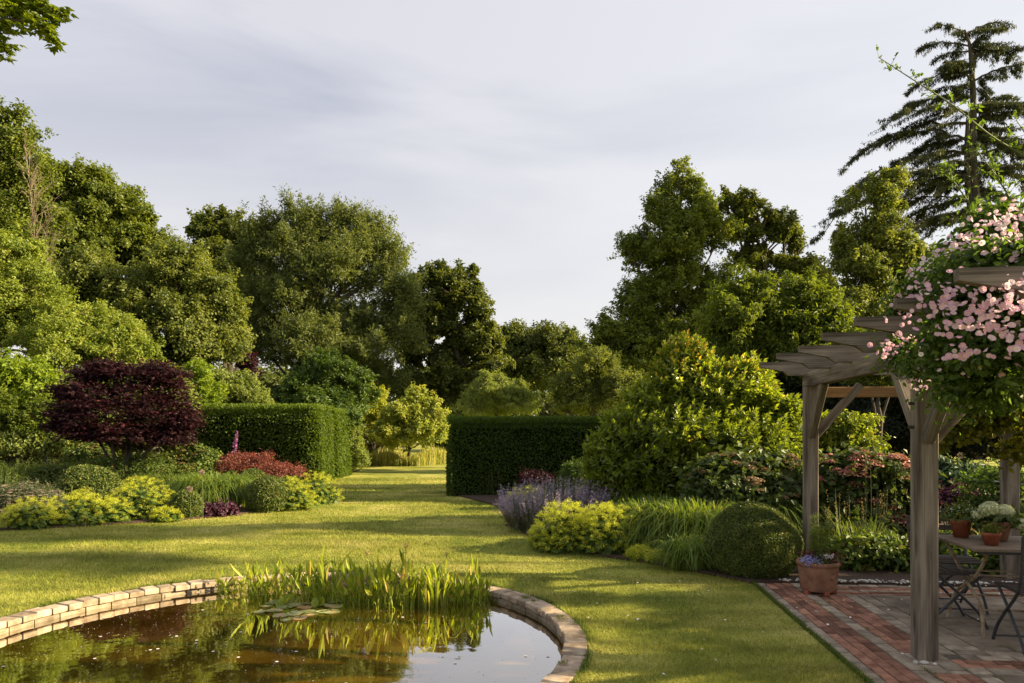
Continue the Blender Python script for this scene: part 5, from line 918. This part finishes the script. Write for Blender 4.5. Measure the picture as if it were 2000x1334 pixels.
# ------------------------------------------------------------------ table, pots, chairs
TQ, TP = PQ, PP
TZ = .72; T0 = np.array((3.58, 5.54, 0)); tl, tw_ = 1.4, .78
tb = empty('patio_table', T0+TQ*tl/2+TP*tw_/2, 'board-topped patio table on rusty curved iron legs', 'table')
mb = MB(); 
for i in range(6): box(mb, T0+TQ*tl/2+TP*(tw_*(i+.5)/6)+UZ*(TZ-.012), (tl, tw_/6-.003, .024), -PA, i/6., ch=.003)
mb.build('tabletop', M['tabletop'], tb)
mb = MB(); 
for a in (.02, tw_-.05): box(mb, T0+TQ*tl/2+TP*(a+.015)+UZ*(TZ-.036), (tl-.06, .022, .02), -PA)
mb.build('apron', M['iron'], tb)
for e, u in enumerate((.10, tl-.10)):
    for s0, s1 in ((.06, tw_-.06), (tw_-.06, .06)):
        b_ = T0+TQ*u; dx = TQ*(.012 if s0 < s1 else -.012)
        pts = [b_+TP*s0+UZ*(TZ-.04), b_+TP*(s0+(s1-s0)*.12)+UZ*.6-TQ*0+TQ*.02, b_+TP*(s0+(s1-s0)*.42)+UZ*.42+TQ*.03, b_+TP*(s0+(s1-s0)*.85)+UZ*.25+TQ*.02, b_+TP*(s1)+UZ*.012]
        mb = MB(); tube(mb, [p+dx for p in spline(pts, 22)], .014, 7); mb.build('leg', M['rust'], tb)
mb = MB()
for z_, a in ((.46, .30), (.22, .12), (.46, .5), (.22, .68)): tube(mb, [T0+TQ*.10+TP*a+UZ*z_, T0+TQ*(tl-.10)+TP*a+UZ*z_], .008, 6)
mb.build('stretcher', M['rust'], tb)
def pot(name, label, c, R, h_, m, group=None):
    root = empty(name, c, label, 'flowerpot', group); mb = MB(); lathe(mb, c, [(.001, .002), (R*.70, .002), (R*.93, h_*.74), (R*1.0, h_*.76), (R*1.04, h_*.98), (R*1.0, h_), (R*.9, h_), (R*.86, h_*.85), (.001, h_*.85)], 32); mb.build('pot', M[m], root); return root
def onT(px, py): Y = F*(H-TZ)/(py-HY); return np.array(((px-1000)/F*Y, Y, TZ+.001))
rng = np.random.default_rng(230); PG = 'terracotta pots on the table'
c1 = onT(1877, 1049); p1 = pot('flowerpot', 'tall plain terracotta pot with small white flowers, left on the table', c1, .082, .155, 'terra2', PG)
mb, fl = MB(), MB(); n_ = 700; Q = c1+np.array((0, 0, .20))+rng.normal(size=(n_, 3))*np.array((.06, .06, .035)); leafset(mb, Q, unit(rng.normal(size=(n_, 3))+np.array((0, 0, .3))), unit(rng.normal(size=(n_, 3))), .032, .018, rng.uniform(size=n_), 'h'); mb.build('leaves', M['bedleaf'], p1)
n_ = 60; Q = c1+np.array((0, 0, .225))+rng.normal(size=(n_, 3))*np.array((.065, .065, .03)); leafset(fl, Q, unit(rng.normal(size=(n_, 3))), unit(rng.normal(size=(n_, 3))), .018, .012, rng.uniform(size=n_)); fl.build('flowers', M['white'], p1)
c2 = onT(1943, 1055); p2 = pot('flowerpot', 'largest terracotta pot holding cream hydrangea heads', c2, .125, .165, 'terra', PG)
mb = MB(); n_ = 260; Q = c2+np.array((0, 0, .17))+rng.normal(size=(n_, 3))*np.array((.09, .08, .03)); leafset(mb, Q, unit(rng.normal(size=(n_, 3))+np.array((0, 0, .3))), unit(rng.normal(size=(n_, 3))), .07, .045, rng.uniform(size=n_), 'h'); mb.build('leaves', M['hydr'], p2)
for (dx, dy, dz, R) in ((-.075, -.03, .255, .072), (.055, -.03, .235, .078), (-.12, .03, .21, .052), (.0, .05, .26, .07), (.165, -.06, .14, .058)):
    mb = MB(); n_ = 420; d = unit(rng.normal(size=(n_, 3))); P = c2+np.array((dx, dy, dz))+d*R*rng.uniform(.86, 1.05, (n_, 1))*np.array((1, 1, .82)); leafset(mb, P, unit(np.cross(d, rng.normal(size=(n_, 3)))), d, .022, .020, rng.uniform(size=n_), fold=0, curl=0); lathe(mb, c2+np.array((dx, dy, dz)), [(math.sin(a)*R*.9, math.cos(a)*R*.74) for a in np.linspace(PI, 0, 9)], 14, .15); mb.build('flower_head', M['hydfl'], p2)
c3 = onT(1936, 1060); c3[1] -= .12; c3[0] = .936*c3[1]/1.4; p3 = pot('flowerpot', 'smallest terracotta pot standing before the hydrangea pot', c3, .068, .10, 'terra2', PG)
mb = MB(); n_ = 220; Q = c3+np.array((0, 0, .12))+rng.normal(size=(n_, 3))*np.array((.03, .03, .018)); leafset(mb, Q, unit(rng.normal(size=(n_, 3))+np.array((0, 0, .4))), unit(rng.normal(size=(n_, 3))), .022, .012, rng.uniform(size=n_), 'h'); mb.build('leaves', M['bedleaf'], p3)

def chair_proto():
    """folding bistro chair facing +Y, origin between its feet"""
    root = empty('folding_chair', (0, 0, 0), '', 'chair', 'folding slatted chairs at the table'); wd = .20
    mb = MB()
    for i in range(7): box(mb, (0, -.19+i*.062, .452-.004*abs(i-3)), (.39, .045, .014), 0, i/7, ch=.003)
    mb.build('seat', M['slat'], root); mb = MB()
    for s_ in (-1, 1): box(mb, (s_*.185, 0, .438), (.012, .41, .016))
    mb.build('seat_frame', M['iron'], root)
    for s_ in (-1, 1):
        mb = MB(); tube(mb, spline([(s_*wd, -.245, .86), (s_*wd, -.225, .62), (s_*wd, -.165, .44), (s_*wd, .02, .26), (s_*wd, .15, .12), (s_*wd, .215, .0)], 20), .012, 6); mb.build('leg', M['iron'], root)
        mb = MB(); x = s_*(wd-.022); tube(mb, spline([(x, .19, .43), (x, .06, .32), (x, -.06, .2), (x, -.17, .09), (x, -.235, 0)], 16), .012, 6); mb.build('leg', M['iron'], root)
    mb = MB()
    for y, z in ((.195, .035), (-.225, .03)): tube(mb, [(-wd, y, z), (wd, y, z)], .007, 6)
    mb.build('stretcher', M['iron'], root); mb = MB()
    for z in (.62, .70, .78, .85): box(mb, (0, -.235-.08*(z-.62), z), (.41, .014, .05), ch=.003)
    mb.build('backrest', M['slat'], root); return root
def copy_tree(o, parent=None):
    c_ = o.copy(); C.objects.link(c_); c_.parent = parent
    for ch in list(o.children): copy_tree(ch, c_)
    return c_
ch0 = chair_proto()
spots = [((3.70, 6.08), -PI/2-PA, 'folding chair facing the table end, half hidden by the near post'), ((4.02, 6.55), PI-PA, 'folding chair behind the table, facing the camera'), ((3.90, 5.33), -PA-.05, 'folding chair nearest the camera, back turned, at the right edge')]
chs = [ch0, copy_tree(ch0), copy_tree(ch0)]
for o, ((x, y), rz, lab) in zip(chs, spots): o.location = (x, y, .014); o.rotation_euler = (0, 0, rz); o['label'] = lab

# ------------------------------------------------------------------ pond plants
def marginal(label, px, py, n, h_, rx, ry, seed, wd=.028, kind='spear'):
    c = G(px, py, WZ); rng = np.random.default_rng(seed); n = int(n*1.55); root = empty('pond_plant', c, label, 'water plant', 'clumps of marginal plants at the far pond edge'); mb = MB(); a = rng.uniform(0, 6.28, n); r_ = np.sqrt(rng.uniform(size=n)); P = np.stack([c[0]+np.cos(a)*r_*rx, c[1]+np.sin(a)*r_*ry, np.full(n, WZ-.03)], -1)
    rd = P[:, :2]-PC; q = np.linalg.norm(rd, axis=1); ov = q > 2.3; P[ov, :2] = PC+rd[ov]/q[ov][:, None]*rng.uniform(2.1, 2.3, (ov.sum(), 1))
    hh = h_*.80*np.clip(rng.normal(size=n)*.24+.60, .25, 1.15)
    if kind == 'strap': blades(mb, P, rng.uniform(0, 6.28, n), hh, hh*rng.uniform(.1, .6, n), wd*rng.uniform(.6, 1.1, n), rng.uniform(size=n), 5)
    else:   # spear-shaped leaf on its own stalk
        ln = unit(np.stack([rng.normal(size=n)*.28, rng.normal(size=n)*.28, np.ones(n)], -1)); blades(mb, P, np.arctan2(ln[:, 1], ln[:, 0]), hh*.68*ln[:, 2], hh*.68*np.hypot(ln[:, 0], ln[:, 1]), .008, rng.uniform(size=n), 3, pw=1.); Q = P+ln*(hh*.62)[:, None]; D = unit(ln+rng.normal(size=(n, 3))*.18); Nn = unit(rng.normal(size=(n, 3))*np.array((1, 1, .2))); leafset(mb, Q, D, Nn, hh*rng.uniform(.36, .55, n), wd*rng.uniform(1.0, 1.7, n), rng.uniform(size=n), 'h', curl=.1)
        k_ = n; P2 = P[rng.integers(0, n, k_)]+rng.normal(size=(k_, 3))*np.array((.04, .04, 0)); blades(mb, P2, rng.uniform(0, 6.28, k_), h_*.4*rng.uniform(.3, 1, k_), .08, .012, rng.uniform(size=k_)*.95, 3)
    mb.build('leaves', M['water_plant'], root)
marginal('thin low tuft of water plants at the left end of the row', 450, 1155, 22, .32, .16, .10, 240)
marginal('clump of spear-leaved water plants, second from the left end', 525, 1166, 60, .48, .22, .16, 241)
marginal('broad clump of spear-leaved water plants above the lily pads', 610, 1172, 85, .58, .26, .18, 242)
marginal('tall clump of spear-leaved water plants right of the lily pads', 700, 1176, 80, .60, .26, .2, 243)
marginal('clump of spear-leaved water plants in the middle of the row', 775, 1180, 80, .62, .24, .2, 244)
marginal('tallest strap-leaved clump leaning out right of the middle', 835, 1182, 85, .66, .2, .16, 245, .026, 'strap')
marginal('dense low clump of water plants right of the tallest one', 885, 1176, 60, .42, .22, .16, 246)
marginal('thin tall spear leaves at the right end of the row', 955, 1166, 10, .72, .10, .06, 247)
marginal('low leafy water plants between the tallest clump and the right end', 925, 1176, 40, .40, .16, .12, 248)
for i, (px, py, lab) in enumerate(((718, 1080, 'left brown seed head standing among the reeds'), (792, 1066, 'middle pair-like brown seed head above the reeds'), (872, 1082, 'right pale brown seed head leaning above the reeds'))):
    b = G(px-6, 1176, WZ); stalk('reed_head', lab, b, W(px, py, b[1]), 'ball', 'dry', 245+i*7, .004, R=.03, n=40, group='seed heads among the pond plants')
rt = empty('water_lily', G(578, 1190, WZ), 'floating raft of pale water lily pads', 'water lily'); rng = np.random.default_rng(250)
pads = [(px, py) for px, py in ((520,1185),(540,1176),(560,1172),(585,1170),(612,1168),(640,1172),(655,1176),(510,1196),(535,1194),(558,1186),(580,1182),(600,1180),(628,1182),(650,1186),(548,1204),(575,1200),(600,1196),(560,1212),(585,1208),(606,1202),(632,1196),(648,1196),(530,1180),(620,1174),(570,1178),(595,1188))]
for px, py in pads:
    c = G(px, py, WZ); R = rng.uniform(.060, .088); a0 = rng.uniform(0, 6.28); tl_ = rng.normal(size=2)*.05; mb = MB(); t_ = np.linspace(.16, 2*PI-.16, 20)+a0; z_ = WZ+.004+rng.uniform(0, .004)
    V = [(c[0], c[1], z_)]+[(c[0]+R*math.cos(a)*.55, c[1]+R*math.sin(a)*.55, z_+.003+(tl_[0]*math.cos(a)+tl_[1]*math.sin(a))*R*.3) for a in t_]+[(c[0]+R*math.cos(a), c[1]+R*math.sin(a), z_+.002+max(0, (tl_[0]*math.cos(a)+tl_[1]*math.sin(a)))*R*1.5) for a in t_]
    mb.add(V, [(0, 1+i, 2+i) for i in range(19)], rng.uniform()); mb.add(V, [(1+i, 21+i, 22+i, 2+i) for i in range(19)], rng.uniform()); mb.build('lily_pad', M['pad'], rt)
for px, py in ((552, 1182), (622, 1184), (560, 1180), (615, 1188)):
    c = G(px, py, WZ); mb = MB(); m_ = 3; leafset(mb, c+rng.normal(size=(m_, 3))*np.array((.03, .03, 0)), unit(rng.normal(size=(m_, 3))*.5+np.array((0, 0, 1.))), unit(rng.normal(size=(m_, 3))+np.array((0, -1, 0))), .11, .08, rng.uniform(.3, .7, m_), 'h'); mb.build('raised_leaf', M['water_plant'], rt)
mb = MB(); n = 900; a = rng.uniform(0, 6.28, n); r_ = np.sqrt(rng.uniform(size=n))*2.28; P = np.stack([PC[0]+r_*np.cos(a), PC[1]+r_*np.sin(a), np.full(n, WZ+.004)], -1); disc(mb, P, np.tile((0, 0, 1.), (n, 1)), np.where(rng.uniform(size=n) < .96, rng.uniform(.002, .005, n), .014), rng.uniform(size=n), 5)
sp = MB(); n = 7000; a = rng.uniform(0, 6.28, n); r_ = PR+.0+np.abs(rng.normal(size=n))*.02; P = np.stack([PC[0]+r_*np.cos(a), PC[1]+r_*np.sin(a), np.zeros(n)], -1); blades(sp, P, a+PI+rng.normal(size=n)*.9, rng.uniform(.02, .055, n)*(1+.5*np.sin(a*17)), rng.uniform(.005, .04, n), .005, rng.uniform(size=n), 2)
for q in range(26):
    aa = rng.uniform(-1.3, 2.2); rr_ = PR-rng.uniform(.02, .2); n = 50; P = np.array((PC[0]+rr_*math.cos(aa), PC[1]+rr_*math.sin(aa), .03))+rng.normal(size=(n, 3))*np.array((.022, .022, 0)); blades(sp, P, rng.uniform(0, 6.28, n), rng.uniform(.004, .02, n), .01, .006, rng.uniform(size=n), 2)
tag(centered(sp, 'rim_grass', M['grassy'], (PC[0], PC[1], 0)), 'grass and moss tufts along the pond coping', None, None, 'stuff')
tag(centered(mb, 'floating_specks', M['petal'], (PC[0], PC[1], WZ)), 'pollen and petals floating on the pond', None, None, 'stuff')

# ------------------------------------------------------------------ lawn blades, petals, pebbles
rng = np.random.default_rng(260); n = 620000; Y = 3.9*np.exp(rng.uniform(size=n)*math.log(24/3.9)); X = rng.uniform(-.80, .80, n)*Y; P = np.stack([X, Y, np.zeros(n)], -1)
ok = (np.hypot(X-PC[0], Y-PC[1]) > PR+.01) & ~inpoly(P, LB) & ~inpoly(P, RB)
uv = (P[:, :2]-ORG); u_ = uv@PU; v_ = uv@PV; ok &= ~((u_ > -.015) & (v_ > -.05)); P = P[ok]; n = len(P)
az = rng.uniform(0, 6.28, n); s_ = (P[:, 1]/5)**.5; hh = rng.uniform(.012, .034, n)*(1+.25*np.sin(P[:, 0]*1.7+P[:, 1]*1.1))*s_**.5; ed = np.hypot(P[:, 0]-PC[0], P[:, 1]-PC[1]) < PR+.10; hh[ed] *= 1.5
D = np.stack([np.cos(az)*.75, np.sin(az)*.75, np.ones(n)], -1)*hh[:, None]; sd = np.stack([-np.sin(az), np.cos(az), 0*az], -1)*(.0022*s_**1.6)[:, None]
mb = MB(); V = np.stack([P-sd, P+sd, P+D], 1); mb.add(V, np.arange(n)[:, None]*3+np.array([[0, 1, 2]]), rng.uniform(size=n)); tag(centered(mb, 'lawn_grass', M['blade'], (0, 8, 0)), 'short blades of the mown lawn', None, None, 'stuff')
mb = MB(); n = 90; P = np.stack([rng.uniform(-1, 2.8, n)*1., rng.uniform(4.4, 8.5, n), np.full(n, .028)], -1); ok = (np.hypot(P[:, 0]-PC[0], P[:, 1]-PC[1]) > PR+.05) & ~inpoly(P, RB); P = P[ok]
Q = np.array([pat(rng.uniform(.0, 4.5), abs(rng.normal())*1.2, .018) for i in range(130)]); A = np.vstack([P, Q]); n = len(A)
disc(mb, A, unit(rng.normal(size=(n, 3))*.3+np.array((0, 0, 1.))), rng.uniform(.004, .013, n), rng.uniform(size=n), 5, cone=-.3); tag(centered(mb, 'fallen_petals', M['petal'], (2, 6, 0)), 'white rose petals scattered on paving and lawn', None, None, 'stuff')
def pebble(mb, c, r_, rng):
    k_ = 8; pr = [(math.sin(a), math.cos(a)) for a in np.linspace(PI, 0, 6)]; sx, sy, sz = r_*rng.uniform(.8, 1.4), r_*rng.uniform(.7, 1.1), r_*rng.uniform(.5, .7); a0 = rng.uniform(0, 3)
    V = [(c[0]+(p*math.cos(t_)*math.cos(a0)*sx-p*math.sin(t_)*math.sin(a0)*sy), c[1]+(p*math.cos(t_)*math.sin(a0)*sx+p*math.sin(t_)*math.cos(a0)*sy), c[2]+q*sz) for p, q in pr for t_ in np.arange(k_)/k_*2*PI]
    mb.add(V, [(i*k_+j, i*k_+(j+1) % k_, (i+1)*k_+(j+1) % k_, (i+1)*k_+j) for i in range(5) for j in range(k_)], rng.uniform(), sm=True)
mb = MB()
for i in range(420): pebble(mb, pat(rng.uniform(.3, 5), rng.normal()*.035-.05, .03+rng.uniform(0, .015)), rng.uniform(.008, .02), rng)
tag(centered(mb, 'white_gravel', M['pebble'], pat(2, 0)), 'strip of pale pebbles and shells along the back of the patio', None, None, 'stuff')
for (px, py, r_, lab) in ((1788, 1300, .022, 'leftmost'), (1805, 1300, .024, 'middle'), (1826, 1303, .016, 'rightmost')):
    mb = MB(); c = G(px, py); pebble(mb, c+np.array((0, 0, .022)), r_, rng); tag(centered(mb, 'pebble', M['pebble'], c), f'{lab} white pebble at the foot of the near pergola post', 'pebble', 'pebbles at the near post')
